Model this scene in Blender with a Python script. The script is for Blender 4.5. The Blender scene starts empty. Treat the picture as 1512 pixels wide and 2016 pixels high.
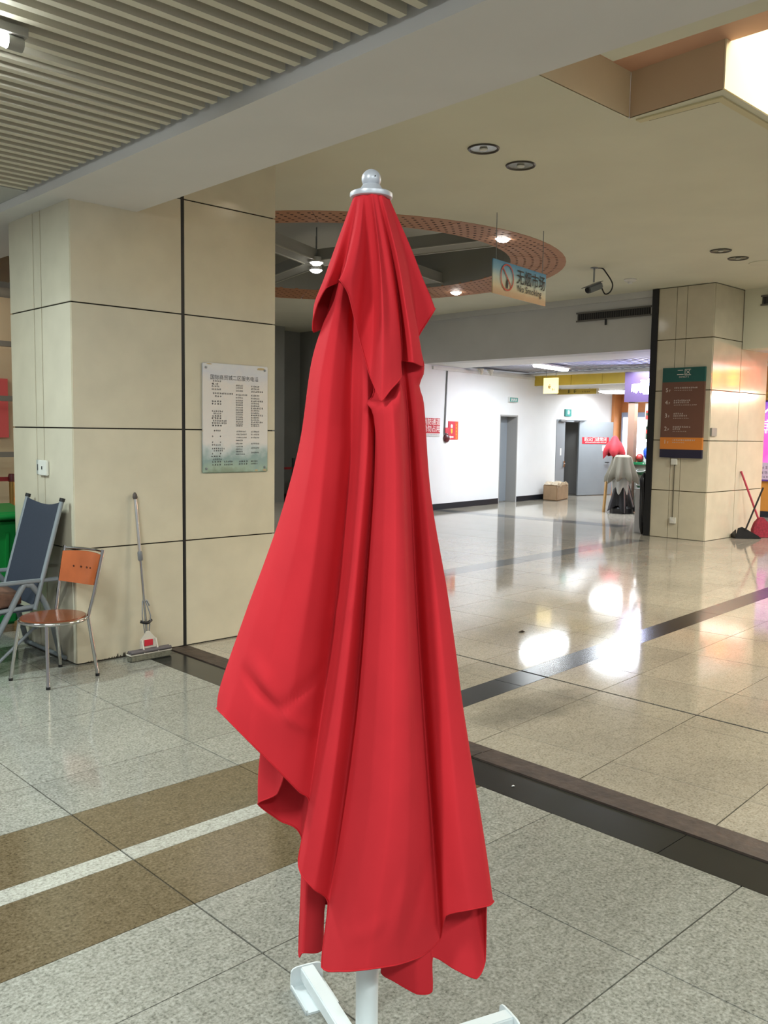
import bpy, bmesh, math, random
from mathutils import Vector, Matrix

random.seed(7)
S = bpy.context.scene
COL = S.collection
PI = math.pi

# ------------------------------------------------------------------ camera
CAM_YAW, CAM_PITCH, CAM_ROLL, FOCAL = math.radians(46.1113), math.radians(-5.1482), math.radians(0.79934), 1751.84
_cy, _sy, _cp, _sp = math.cos(CAM_YAW), math.sin(CAM_YAW), math.cos(CAM_PITCH), math.sin(CAM_PITCH)
_f = Vector((_cy * _cp, _sy * _cp, _sp))
_r = Vector((_sy, -_cy, 0))
_u = _r.cross(_f)
_c, _s = math.cos(CAM_ROLL), math.sin(CAM_ROLL)
_r, _u = _c * _r + _s * _u, -_s * _r + _c * _u
cam_data = bpy.data.cameras.new('camera')
cam_data.sensor_fit = 'HORIZONTAL'
cam_data.sensor_width = 36.0
cam_data.lens = 36.0 * FOCAL / 1512.0
cam_data.clip_start, cam_data.clip_end = 0.05, 100
cam = bpy.data.objects.new('camera', cam_data)
COL.objects.link(cam)
M = Matrix((( _r.x, _u.x, -_f.x, 0), (_r.y, _u.y, -_f.y, 0), (_r.z, _u.z, -_f.z, 1.5), (0, 0, 0, 1)))
cam.matrix_world = M
S.camera = cam

# ------------------------------------------------------------------ world, exposure, area lights
S.view_settings.view_transform = 'Standard'
S.view_settings.look = 'None'
S.view_settings.gamma = 1.0
S.view_settings.use_curve_mapping = False
S.view_settings.exposure = 0.0
world = bpy.data.worlds.new('world')
S.world = world
world.use_nodes = True
world.node_tree.nodes['Background'].inputs[0].default_value = (0.95, 0.97, 1.0, 1)
world.node_tree.nodes['Background'].inputs[1].default_value = 0.31


def area_light(name, loc, size, power, color, direction=(0, 0, -1), spread=PI):
    d = bpy.data.lights.new(name, 'AREA')
    d.shape = 'RECTANGLE'
    d.size, d.size_y = size
    d.energy, d.color, d.spread = power, color, spread
    o = bpy.data.objects.new(name, d)
    COL.objects.link(o)
    o.location = loc
    o.rotation_euler = Vector(direction).to_track_quat('-Z', 'Y').to_euler()
    return o


COOL = (0.91, 1.0, 0.97)
WARM = (1.0, 0.89, 0.70)
# rows of tube lamps under the slatted ceiling behind and beside the photographer
area_light('tube_lamp_light', (-0.9, 1.0, 2.86), (1.2, 0.12), 84, COOL)
area_light('tube_lamp_light', (-0.2, -1.2, 2.86), (1.2, 0.12), 84, COOL)
area_light('tube_lamp_light', (1.6, -1.4, 2.86), (1.2, 0.12), 60, COOL)
area_light('tube_lamp_light', (0.4, 5.4, 2.86), (1.2, 0.12), 80, (0.84, 1.0, 1.0))
# lamps of the floor above, shining into the ceiling void
area_light('atrium_lamp_light', (6.9, 0.4, 5.2), (2.2, 2.2), 340, WARM, (0.0, 0.35, -1))
# rows of lamps in the far corridor behind the dropped beam
area_light('corridor_lamp_light', (14.9, 9.0, 2.74), (1.1, 0.6), 115, (0.86, 0.94, 1.0))
area_light('corridor_lamp_light', (14.9, 3.2, 2.74), (2.6, 3.0), 130, (0.95, 0.96, 1.0))
area_light('hall_fill_light', (10.4, 1.6, 3.6), (1.2, 1.2), 300, (0.97, 1.0, 0.93))  # unseen fill, added to brighten the hall ceiling and bulkhead
area_light('side_hall_fill_light', (8.2, 13.6, 3.55), (1.5, 1.5), 70, (1.0, 0.97, 0.92))  # unseen weak fill, added to lift the side hall out of black
area_light('shop_wall_fill_light', (2.4, 9.32, 2.6), (1.6, 0.3), 14, (1.0, 0.95, 0.88), (0.15, 1.0, -0.5))  # added fill without a lamp of its own, brightens beige wall and poster

# ------------------------------------------------------------------ helpers
ORG = {}


def lin(h):
    h = h.lstrip('#')
    out = []
    for i in (0, 2, 4):
        v = int(h[i:i + 2], 16) / 255
        out.append(v / 12.92 if v <= 0.04045 else ((v + 0.055) / 1.055) ** 2.4)
    return (*out, 1)


MATS = {}


def mat(name, color, rough=0.5, metal=0.0, noise=None, bump=None, vary=0.0, emit=0.0, spec=0.5, coat=0.0, two=None, sheen=0.0, trans=0.0):
    """procedural principled material: noise=(scale, amount), bump=(scale, strength), vary=random value per piece"""
    if name in MATS:
        return MATS[name]
    m = bpy.data.materials.new(name)
    m.use_nodes = True
    nt = m.node_tree
    b = nt.nodes['Principled BSDF']
    col = lin(color) if isinstance(color, str) else (*color, 1)
    b.inputs['Base Color'].default_value = col
    b.inputs['Roughness'].default_value = rough
    b.inputs['Metallic'].default_value = metal
    b.inputs['Specular IOR Level'].default_value = spec
    b.inputs['Coat Weight'].default_value = coat
    b.inputs['Coat Roughness'].default_value = 0.06
    b.inputs['Sheen Weight'].default_value = sheen
    b.inputs['Transmission Weight'].default_value = trans
    tc = nt.nodes.new('ShaderNodeTexCoord')
    src = None
    if noise or two:
        n = nt.nodes.new('ShaderNodeTexNoise')
        n.inputs['Scale'].default_value = noise[0]
        n.inputs['Detail'].default_value = 5
        nt.links.new(tc.outputs['Object'], n.inputs['Vector'])
        r = nt.nodes.new('ShaderNodeValToRGB')
        a = noise[1]
        r.color_ramp.elements[0].position = 0.3
        r.color_ramp.elements[1].position = 0.7
        lo = lin(two) if two else tuple(c * (1 - a) for c in col[:3]) + (1,)
        hi = col if two else tuple(min(1, c * (1 + a)) for c in col[:3]) + (1,)
        r.color_ramp.elements[0].color = lo
        r.color_ramp.elements[1].color = hi
        nt.links.new(n.outputs['Fac'], r.inputs['Fac'])
        src = r.outputs['Color']
    if vary:
        oi = nt.nodes.new('ShaderNodeObjectInfo')
        mr = nt.nodes.new('ShaderNodeMapRange')
        mr.inputs['To Min'].default_value = 1 - vary
        mr.inputs['To Max'].default_value = 1 + vary
        nt.links.new(oi.outputs['Random'], mr.inputs['Value'])
        h = nt.nodes.new('ShaderNodeHueSaturation')
        h.inputs['Color'].default_value = col
        if src:
            nt.links.new(src, h.inputs['Color'])
        nt.links.new(mr.outputs['Result'], h.inputs['Value'])
        src = h.outputs['Color']
    if src:
        nt.links.new(src, b.inputs['Base Color'])
    if bump:
        n2 = nt.nodes.new('ShaderNodeTexNoise')
        n2.inputs['Scale'].default_value = bump[0]
        n2.inputs['Detail'].default_value = 4
        nt.links.new(tc.outputs['Object'], n2.inputs['Vector'])
        bp = nt.nodes.new('ShaderNodeBump')
        bp.inputs['Strength'].default_value = bump[1]
        bp.inputs['Distance'].default_value = 0.01
        nt.links.new(n2.outputs['Fac'], bp.inputs['Height'])
        nt.links.new(bp.outputs['Normal'], b.inputs['Normal'])
    if emit:
        b.inputs['Emission Color'].default_value = col
        b.inputs['Emission Strength'].default_value = emit
    MATS[name] = m
    return m


def granite(name, base, dark, light, rough, scale=95.0, vary=0.05, spec=0.5, dirt=0.10, stain=None):
    """polished speckled stone: mottled grains, sparse dark flecks, faint dirt; stain = (x, y, rx, ry)"""
    m = bpy.data.materials.new(name)
    m.use_nodes = True
    nt = m.node_tree
    b = nt.nodes['Principled BSDF']
    geo = nt.nodes.new('ShaderNodeNewGeometry')

    def nz(sc, det=3):
        n = nt.nodes.new('ShaderNodeTexNoise')
        n.inputs['Scale'].default_value = sc
        n.inputs['Detail'].default_value = det
        n.inputs['Roughness'].default_value = 0.6
        nt.links.new(geo.outputs['Position'], n.inputs['Vector'])
        return n.outputs['Fac']

    def math_(op, x, y):
        n = nt.nodes.new('ShaderNodeMath')
        n.operation = op
        for i, q in enumerate((x, y)):
            if isinstance(q, (int, float)):
                n.inputs[i].default_value = q
            else:
                nt.links.new(q, n.inputs[i])
        return n.outputs[0]

    def remap(x, f0, f1, t0, t1):
        n = nt.nodes.new('ShaderNodeMapRange')
        for k_, v_ in zip(('From Min', 'From Max', 'To Min', 'To Max'), (f0, f1, t0, t1)):
            n.inputs[k_].default_value = v_
        nt.links.new(x, n.inputs['Value'])
        return n.outputs['Result']
    r = nt.nodes.new('ShaderNodeValToRGB')
    e = r.color_ramp.elements
    e[0].position, e[0].color = 0.30, lin(dark)
    e[1].position, e[1].color = 0.68, lin(light)
    k = r.color_ramp.elements.new(0.47)
    k.color = lin(base)
    grain = math_('ADD', math_('MULTIPLY', nz(scale, 6), 0.72), math_('MULTIPLY', nz(scale * 0.28, 4), 0.28))
    nt.links.new(grain, r.inputs['Fac'])
    fleck = remap(nz(scale * 1.15, 2), 0.30, 0.38, 0.55, 1.0)
    val = math_('MULTIPLY', fleck, remap(nz(1.6, 5), 0.35, 0.6, 1 - dirt, 1.0))
    if stain:
        sx, sy, rx, ry = stain
        sp = nt.nodes.new('ShaderNodeSeparateXYZ')
        nt.links.new(geo.outputs['Position'], sp.inputs[0])
        dx = math_('DIVIDE', math_('SUBTRACT', sp.outputs['X'], sx), rx)
        dy = math_('DIVIDE', math_('SUBTRACT', sp.outputs['Y'], sy), ry)
        dd = math_('ADD', math_('MULTIPLY', dx, dx), math_('MULTIPLY', dy, dy))
        dd = math_('ADD', dd, math_('MULTIPLY', nz(5.0, 5), 1.6))
        val = math_('MULTIPLY', val, remap(dd, 0.9, 1.8, 0.62, 1.0))
    oi = nt.nodes.new('ShaderNodeObjectInfo')
    val = math_('MULTIPLY', val, remap(oi.outputs['Random'], 0.0, 1.0, 1 - vary, 1 + vary))
    h = nt.nodes.new('ShaderNodeHueSaturation')
    nt.links.new(r.outputs['Color'], h.inputs['Color'])
    nt.links.new(val, h.inputs['Value'])
    nt.links.new(h.outputs['Color'], b.inputs['Base Color'])
    nt.links.new(remap(nz(6.0, 4), 0.0, 1.0, rough * 0.8, rough * 1.25), b.inputs['Roughness'])
    b.inputs['Specular IOR Level'].default_value = spec
    MATS[name] = m
    return m


def box(bm, x0, x1, y0, y1, z0, z1):
    v = [bm.verts.new(p) for p in ((x0, y0, z0), (x1, y0, z0), (x1, y1, z0), (x0, y1, z0), (x0, y0, z1), (x1, y0, z1), (x1, y1, z1), (x0, y1, z1))]
    for f in ((3, 2, 1, 0), (4, 5, 6, 7), (0, 1, 5, 4), (1, 2, 6, 5), (2, 3, 7, 6), (3, 0, 4, 7)):
        bm.faces.new([v[i] for i in f])
    return v


def obox(bm, o, a, b, c):
    """box from corner o along the three edge vectors"""
    o, a, b, c = Vector(o), Vector(a), Vector(b), Vector(c)
    v = [bm.verts.new(p) for p in (o, o + a, o + a + b, o + b, o + c, o + a + c, o + a + b + c, o + b + c)]
    for f in ((3, 2, 1, 0), (4, 5, 6, 7), (0, 1, 5, 4), (1, 2, 6, 5), (2, 3, 7, 6), (3, 0, 4, 7)):
        bm.faces.new([v[i] for i in f])


def prism(bm, pts, h):
    """extrude a planar 3-D polygon by vector h"""
    h = Vector(h)
    a = [bm.verts.new(p) for p in pts]
    b = [bm.verts.new(Vector(p) + h) for p in pts]
    n = len(pts)
    bm.faces.new(a[::-1])
    bm.faces.new(b)
    for i in range(n):
        bm.faces.new((a[i], a[(i + 1) % n], b[(i + 1) % n], b[i]))


def _frame(d):
    d = d.normalized()
    a = Vector((0, 0, 1)) if abs(d.z) < 0.9 else Vector((1, 0, 0))
    x = d.cross(a).normalized()
    return x, d.cross(x).normalized()


def tube(bm, pts, r, n=12, cap=True):
    """tube along a polyline; r a number or one radius per point"""
    pts = [Vector(p) for p in pts]
    rs = r if isinstance(r, (list, tuple)) else [r] * len(pts)
    rings = []
    x = None
    for i, p in enumerate(pts):
        d = (pts[min(i + 1, len(pts) - 1)] - pts[max(i - 1, 0)])
        if x is None:
            x, y = _frame(d)
        else:
            dn = d.normalized()
            x = (x - dn * x.dot(dn)).normalized()
            y = dn.cross(x)
        rings.append([bm.verts.new(p + (x * math.cos(2 * PI * k / n) + y * math.sin(2 * PI * k / n)) * rs[i]) for k in range(n)])
    for a, b in zip(rings, rings[1:]):
        for k in range(n):
            bm.faces.new((a[k], a[(k + 1) % n], b[(k + 1) % n], b[k]))
    if cap:
        bm.faces.new(rings[0][::-1])
        bm.faces.new(rings[-1])


def lathe(bm, prof, c=(0, 0, 0), n=32, axis=Vector((0, 0, 1))):
    """prof = [(radius, height)] turned about axis through c"""
    c = Vector(c)
    x, y = _frame(axis)
    ax = axis.normalized()
    rings = []
    for r, h in prof:
        if r < 1e-6:
            rings.append([bm.verts.new(c + ax * h)])
        else:
            rings.append([bm.verts.new(c + ax * h + (x * math.cos(2 * PI * k / n) + y * math.sin(2 * PI * k / n)) * r) for k in range(n)])
    for a, b in zip(rings, rings[1:]):
        for k in range(n):
            k2 = (k + 1) % n
            if len(a) == 1 and len(b) > 1:
                bm.faces.new((a[0], b[k2], b[k]))
            elif len(b) == 1 and len(a) > 1:
                bm.faces.new((a[k], a[k2], b[0]))
            elif len(a) > 1:
                bm.faces.new((a[k], a[k2], b[k2], b[k]))


def smooth_path(pts, n=8):
    pts = [Vector(p) for p in pts]
    out = []
    for i in range(len(pts) - 1):
        p0, p1, p2, p3 = pts[max(i - 1, 0)], pts[i], pts[i + 1], pts[min(i + 2, len(pts) - 1)]
        for k in range(n):
            t = k / n
            out.append(0.5 * ((2 * p1) + (p2 - p0) * t + (2 * p0 - 5 * p1 + 4 * p2 - p3) * t * t + (3 * p1 - p0 - 3 * p2 + p3) * t ** 3))
    out.append(pts[-1])
    return out


def root_of(o):
    while o.parent is not None:
        o = o.parent
    return o


def obj(name, bm, m, parent=None, smooth=False, bevel=0.0, stuff=False, label=None):
    bmesh.ops.recalc_face_normals(bm, faces=bm.faces[:])
    if bevel:
        es = [e for e in bm.edges if len(e.link_faces) == 2 and e.calc_face_angle(0) > 0.6]
        bmesh.ops.bevel(bm, geom=es, offset=bevel, segments=2, affect='EDGES', clamp_overlap=True)
    if parent is None:
        lo = [min(v.co[i] for v in bm.verts) for i in range(3)]
        hi = [max(v.co[i] for v in bm.verts) for i in range(3)]
        org = Vector(((lo[0] + hi[0]) / 2, (lo[1] + hi[1]) / 2, lo[2]))
    else:
        org = ORG[parent]
    bmesh.ops.translate(bm, verts=bm.verts[:], vec=-org)
    me = bpy.data.meshes.new(name)
    bm.to_mesh(me)
    bm.free()
    me.materials.append(m)
    if smooth:
        for p in me.polygons:
            p.use_smooth = True
        if smooth != 'all':
            try:
                me.set_sharp_from_angle(angle=math.radians(40))
            except Exception:
                pass
    o = bpy.data.objects.new(name, me)
    COL.objects.link(o)
    if parent is None:
        o.location = org
    else:
        o.parent = parent
    ORG[o] = org
    if stuff:
        o['kind'] = 'stuff'
    if label:
        o['label'] = label
    return o


def tag(o, label, cat=None, group=None, kind=None):
    o['label'] = label
    if cat:
        o['category'] = cat
    if group:
        o['group'] = group
    if kind:
        o['kind'] = kind
    return o


def thing(name, label, cat, loc, group=None, kind=None):
    o = bpy.data.objects.new(name, None)
    COL.objects.link(o)
    o.location = loc
    o.empty_display_size = 0.1
    ORG[o] = Vector(loc)
    return tag(o, label, cat, group, kind)


def dup(root, loc, rz=0.0, label=None):
    r = root.copy()
    COL.objects.link(r)
    r.location = loc
    r.rotation_euler = (0, 0, rz)
    if label:
        r['label'] = label
    for ch in list(root.children):
        c = ch.copy()
        COL.objects.link(c)
        c.parent = r
        for g in list(ch.children):
            d = g.copy()
            COL.objects.link(d)
            d.parent = c
    return r


def B():
    return bmesh.new()


def text_part(txt, origin, right, up, height, m, parent, name='lettering', align='LEFT', squeeze=1.0, label=None, extrude=0.0006, bold=0.0):
    """flat lettering: origin = left (or centre) end of the baseline"""
    cu = bpy.data.curves.new('text', 'FONT')
    cu.body = txt
    cu.size = 1.0
    cu.align_x = align
    cu.resolution_u = 3
    cu.extrude = 0
    cu.offset = bold
    t = bpy.data.objects.new('text', cu)
    COL.objects.link(t)
    bpy.context.view_layer.update()
    me = bpy.data.meshes.new_from_object(t.evaluated_get(bpy.context.evaluated_depsgraph_get()))
    bpy.data.objects.remove(t)
    bpy.data.curves.remove(cu)
    right, up = Vector(right).normalized(), Vector(up).normalized()
    n = right.cross(up)
    k = height / 0.73
    for v in me.vertices:
        v.co = Vector(origin) - ORG[parent] + right * (v.co.x * k * squeeze) + up * (v.co.y * k) + n * extrude
    me.name = name
    me.materials.clear()
    me.materials.append(m)
    o = bpy.data.objects.new(name, me)
    COL.objects.link(o)
    o.parent = parent
    ORG[o] = ORG[parent]
    if label:
        o['label'] = label
    return o


def print_lines(rows, origin, right, up, m, parent, name='print', rnd=None, off=0.0006):
    """small print too fine to read: rows of short stroke clusters. rows = (x, y, width, glyph height, glyphs)"""
    rnd = rnd or random.Random(3)
    right, up = Vector(right).normalized(), Vector(up).normalized()
    n = right.cross(up)
    bm = B()

    def q(x0, x1, y0, y1):
        bm.faces.new([bm.verts.new(Vector(origin) + right * a + up * b + n * off) for a, b in ((x0, y0), (x1, y0), (x1, y1), (x0, y1))])
    for x, y, w, h, k in rows:
        g = w / k
        for i in range(k):
            gx = x + i * g
            s = g * 0.8
            for j in range(rnd.choice((2, 3, 3))):
                yy = y + h * (j + rnd.uniform(0.1, 0.6)) / 3
                q(gx + s * rnd.uniform(0, 0.2), gx + s * rnd.uniform(0.7, 1.0), yy, yy + h * 0.16)
            xx = gx + s * rnd.uniform(0.2, 0.7)
            q(xx, xx + s * 0.18, y, y + h)
            if rnd.random() < 0.5:
                xx = gx + s * rnd.uniform(0.0, 0.8)
                q(xx, xx + s * 0.16, y + h * 0.1, y + h * rnd.uniform(0.5, 0.95))
    return obj(name, bm, m, parent)


def clip_poly(poly, nx, ny, d):
    """keep the side nx*x + ny*y >= d of a 2-D polygon"""
    out = []
    for i in range(len(poly)):
        a, b = poly[i], poly[(i + 1) % len(poly)]
        da, db = nx * a[0] + ny * a[1] - d, nx * b[0] + ny * b[1] - d
        if da >= 0:
            out.append(a)
        if (da >= 0) != (db >= 0):
            t = da / (da - db)
            out.append((a[0] + (b[0] - a[0]) * t, a[1] + (b[1] - a[1]) * t))
    return out


def area2(p):
    return 0.5 * abs(sum(p[i][0] * p[(i + 1) % len(p)][1] - p[(i + 1) % len(p)][0] * p[i][1] for i in range(len(p))))


# ------------------------------------------------------------------ materials
G_NEAR = granite('granite_grey', '#8a8a81', '#52524b', '#b0b0a7', 0.10, 95.0)
G_BROWN = granite('granite_brown', '#62563f', '#3d3325', '#7f725c', 0.12, 95.0)
G_WHITE = granite('granite_white', '#a3a399', '#6c6c64', '#c2c2ba', 0.12, 95.0)
G_FAR = granite('granite_beige', '#a49d8e', '#726b5d', '#bdb6a8', 0.075, 95.0, 0.07, dirt=0.16, stain=(3.95, 2.86, 0.62, 0.20))
G_DARK = granite('granite_black', '#1d1f1e', '#121313', '#292b2a', 0.2, 200.0, 0.1)
G_SLATE = granite('granite_slate', '#6b6a66', '#4a4a47', '#84837e', 0.09, 95.0, 0.07)
JOINT = mat('joint_grout', '#3f3a30', 0.9)
JOINT_DARK = mat('joint_black', '#15130f', 0.9)
WOODSTRIP = mat('worn_wood', '#40342c', 0.6, noise=(14, 0.4), bump=(30, 0.3))
PANEL = mat('beige_stone_panel', '#cbc3ad', 0.12, noise=(5, 0.05), vary=0.02, spec=0.5)
PAINT_WHITE = mat('white_paint', '#d9d9d6', 0.7, noise=(3, 0.04))
PAINT_WALL = mat('white_wall_paint', '#e6e8ea', 0.6, noise=(1.5, 0.03))
PAINT_BEAM = mat('beam_paint', '#dddbd8', 0.75, noise=(2, 0.03))
PAINT_CEIL = mat('cream_ceiling_paint', '#d9d8c4', 0.8, noise=(1.2, 0.04))
PAINT_GREY = mat('grey_bulkhead_paint', '#c6c7c5', 0.7, noise=(1.5, 0.05))
PAINT_CREAM = mat('cream_wall_paint', '#efe3c0', 0.7, noise=(2, 0.04))
PAINT_ORANGE = mat('salmon_soffit_paint', '#dcae92', 0.7, noise=(2, 0.05))
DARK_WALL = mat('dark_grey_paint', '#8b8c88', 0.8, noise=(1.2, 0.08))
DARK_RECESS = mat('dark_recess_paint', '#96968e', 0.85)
BLACK = mat('black_plastic', '#141415', 0.45)
BLACK_SATIN = mat('black_satin', '#1d1d20', 0.3)
BASEB = mat('black_skirting', '#1c2028', 0.3)
SLAT = mat('painted_slat', '#d2ccb8', 0.55, noise=(4, 0.05), vary=0.03)
PLENUM = mat('dark_plenum', '#191815', 0.95)
RED_CLOTH = mat('red_canvas', (0.56, 0.026, 0.036), 0.9, noise=(9, 0.04), bump=(900, 0.05), spec=0.15)
RED_HEM = mat('red_hem', (0.50, 0.018, 0.026), 0.85, spec=0.2)
WHITE_METAL = mat('white_powder_coat', '#dfe8ea', 0.35)
SILVER = mat('silver_plastic', '#c3c6cf', 0.38, metal=0.25)
CHROME = mat('chrome', '#c9c9c6', 0.12, metal=1.0)
ALU = mat('grey_aluminium', '#8a8f93', 0.4, metal=0.6)
GREY_TUBE = mat('grey_painted_tube', '#7d8488', 0.45)
NAVY = mat('navy_sling', '#2c3340', 0.8, noise=(200, 0.15), bump=(400, 0.1))
ORANGE_WOOD = mat('orange_veneer', '#a9572c', 0.28, noise=(9, 0.12), coat=0.4)
BROWN_SEAT = mat('brown_seat_veneer', '#7d4327', 0.22, noise=(9, 0.12), coat=0.5)
BROWN_CUSHION = mat('brown_cushion', '#6a4b3b', 0.9, noise=(25, 0.3))
GREEN_PLASTIC = mat('green_plastic', '#147a35', 0.4)
GREY_DOOR = mat('grey_steel_door', '#8b9299', 0.4, noise=(2, 0.05))
GREY_REVEAL = mat('grey_reveal', '#9b9a98', 0.6)

# ------------------------------------------------------------------ floor: stone tiles laid one by one
floor = thing('floor', 'polished stone tile floor of both halls with a black and brown band between', None, (3, 4, 0), kind='structure')
bm = B()
box(bm, -2.5, 24, -3, 18, -0.08, -0.004)
obj('joint_bed', bm, JOINT, floor)


def tile(poly, m, name='tile', gap=0.0022, top=0.0):
    cx = sum(p[0] for p in poly) / len(poly)
    cy = sum(p[1] for p in poly) / len(poly)
    bm = B()
    pts = []
    for x, y in poly:
        d = math.hypot(x - cx, y - cy)
        k = max(0.0, 1 - gap * 1.5 / max(d, 1e-4))
        pts.append((cx + (x - cx) * k, cy + (y - cy) * k, -0.03))
    prism(bm, pts, (0, 0, 0.03 + top))
    return obj(name, bm, m, floor)


near_x = [-1.66, -0.88, -0.105, 0.673, 1.451, 2.228, 2.86]
near_y = [(-1.14, -0.36, G_NEAR), (-0.36, 0.43, G_NEAR), (0.43, 1.218, G_NEAR), (1.218, 1.988, G_NEAR), (1.988, 2.352, G_NEAR), (2.352, 2.747, G_BROWN), (2.747, 2.843, G_WHITE),
          (2.843, 3.239, G_BROWN), (3.239, 3.622, G_NEAR), (3.622, 4.376, G_NEAR), (4.376, 5.14, G_NEAR), (5.14, 5.9, G_NEAR), (5.9, 6.68, G_NEAR), (6.68, 7.46, G_NEAR), (7.46, 8.24, G_NEAR), (8.24, 9.02, G_NEAR), (9.02, 9.8, G_NEAR)]
for x0, x1 in zip(near_x, near_x[1:]):
    for y0, y1, m in near_y:
        tile([(x0, y0), (x1, y0), (x1, y1), (x0, y1)], m)
for y0, y1 in ((-0.6, 0.62), (0.62, 1.53), (1.53, 2.75), (2.75, 3.97), (3.97, 5.19), (5.19, 5.318)):
    tile([(2.86, y0), (3.085, y0), (3.085, y1), (2.86, y1)], G_DARK, 'black_kerb_slab', 0.001)
for y0, y1 in ((-0.6, 0.9), (0.9, 2.6), (2.6, 4.4), (4.4, 5.318)):
    bm = B()
    box(bm, 3.09, 3.163, y0 + .002, y1 - .002, -0.03, 0.006)
    box(bm, 3.168, 3.24, y0 + .002, y1 - .002, -0.03, 0.003)
    obj('wooden_strip', bm, WOODSTRIP, floor)

# beyond the strip: smaller tiles laid at a slight angle, cut by a black band and by an open groove
TH = math.radians(3.9)
ux, uy = math.cos(TH), math.sin(TH)
O = (4.9, 3.3)


def far_pt(a, b):
    return (O[0] + a * ux - b * uy, O[1] + a * uy + b * ux)


rows = [-3.55, -2.93, -2.31, -1.69, -1.07, -0.47, -0.09, 0.115, 0.43, 1.05, 1.67, 2.29, 2.77, 3.05, 3.53, 4.15, 4.77, 5.39, 6.01, 6.63, 7.25, 7.87, 8.49, 9.11, 9.73, 10.35, 10.97, 11.59]
n_small = []
for r0, r1 in zip(rows, rows[1:]):
    band = abs(r0 + 0.09) < 1e-6 or abs(r0 - 2.77) < 1e-6
    a0 = -2.2
    step = 0.75 if not band else 1.5
    m_band = G_DARK if r0 < 1 else G_SLATE
    off = 0.0
    k = 0
    while a0 + k * step < 18:
        A0, A1 = a0 + k * step, a0 + (k + 1) * step
        k += 1
        P = [far_pt(A0, r0), far_pt(A1, r0), far_pt(A1, r1), far_pt(A0, r1)]
        for side in ((1, 3.245, 4.472), (1, 4.487, 99)):
            Q = clip_poly(clip_poly(P, 1, 0, side[1]), -1, 0, -side[2])
            if len(Q) < 3 or area2(Q) < 0.01:
                continue
            cx = sum(q[0] for q in Q) / len(Q)
            cy = sum(q[1] for q in Q) / len(Q)
            dist = math.hypot(cx, cy)
            ang = math.degrees(math.atan2(cy, cx)) - 46.11
            if ang < -30 or ang > 14 or cx > 22 or cy > 15.4:
                continue
            mm = m_band if band else G_FAR
            if dist < 13.5:
                tile(Q, mm, 'band_slab' if band else 'tile')
            else:
                n_small.append(Q)
bm = B()
box(bm, 4.468, 4.491, -3, 15, -0.02, -0.0035)
obj('floor_groove', bm, JOINT_DARK, floor)
for k in range(5):
    b0, b1 = 3.9 + k * 0.95, 3.9 + (k + 1) * 0.95
    tile([far_pt(8.13, b0), far_pt(8.55, b0), far_pt(8.55, b1), far_pt(8.13, b1)], G_SLATE, 'band_slab', top=0.0006)
bm = B()
for Q in n_small:
    cx = sum(q[0] for q in Q) / len(Q)
    cy = sum(q[1] for q in Q) / len(Q)
    prism(bm, [(cx + (x - cx) * 0.996, cy + (y - cy) * 0.996, -0.03) for x, y in Q], (0, 0, 0.03))
obj('distant_tiles', bm, G_FAR, floor, stuff=True)

# ------------------------------------------------------------------ white wall at the back, standing at a slight angle
WA = math.radians(7.3)
W0 = Vector((12.3, 11.70, 0))
WD = Vector((math.cos(WA), math.sin(WA), 0))
WN = Vector((math.sin(WA), -math.cos(WA), 0))      # towards the hall
UP = Vector((0, 0, 1))


def wp(t, n, z):
    return W0 + WD * t + WN * n + UP * z


def wbox(bm, t0, t1, n0, n1, z0, z1):
    obox(bm, wp(t0, n0, z0), WD * (t1 - t0), WN * (n1 - n0), UP * (z1 - z0))


bm = B()
wbox(bm, -0.4, 2.70, -0.3, 0, 0, 2.8)
wbox(bm, 2.70, 3.44, -0.3, 0, 1.90, 2.8)
wbox(bm, 3.44, 5.22, -0.3, 0, 0, 2.8)
wbox(bm, 5.22, 7.0, -0.3, 0, 1.85, 2.8)
wbox(bm, 7.0, 8.35, -0.3, 0, 0, 2.8)
wall_back = tag(obj('wall_back', bm, PAINT_WALL), 'long white painted wall with two grey steel doors', kind='structure')
bm = B()
wbox(bm, -0.4, 2.68, 0.0, 0.012, 0, 0.115)
wbox(bm, 3.46, 5.2, 0.0, 0.012, 0, 0.115)
wbox(bm, 7.02, 8.35, 0.0, 0.012, 0, 0.115)
tag(obj('baseboard_back', bm, BASEB), 'black skirting along the foot of the white wall', kind='structure')

d1 = thing('door_1', 'closed grey steel door set deep in the white wall', None, wp(3.07, -0.2, 0), kind='structure')
bm = B()
wbox(bm, 2.74, 3.40, -0.29, -0.24, 0.01, 1.86)
obj('door_leaf', bm, GREY_DOOR, d1, bevel=0.004)
bm = B()
wbox(bm, 2.70, 2.735, -0.30, -0.002, 0, 1.90)
wbox(bm, 3.405, 3.44, -0.30, 0.004, 0, 1.90)
wbox(bm, 2.735, 3.405, -0.30, 0.002, 1.865, 1.90)
obj('door_frame', bm, GREY_REVEAL, d1, bevel=0.003)
bm = B()
tube(bm, [wp(2.80, -0.24, 0.95), wp(2.80, -0.19, 0.95), wp(2.92, -0.19, 0.95)], 0.011)
obj('door_handle', bm, CHROME, d1, smooth=True)

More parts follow.
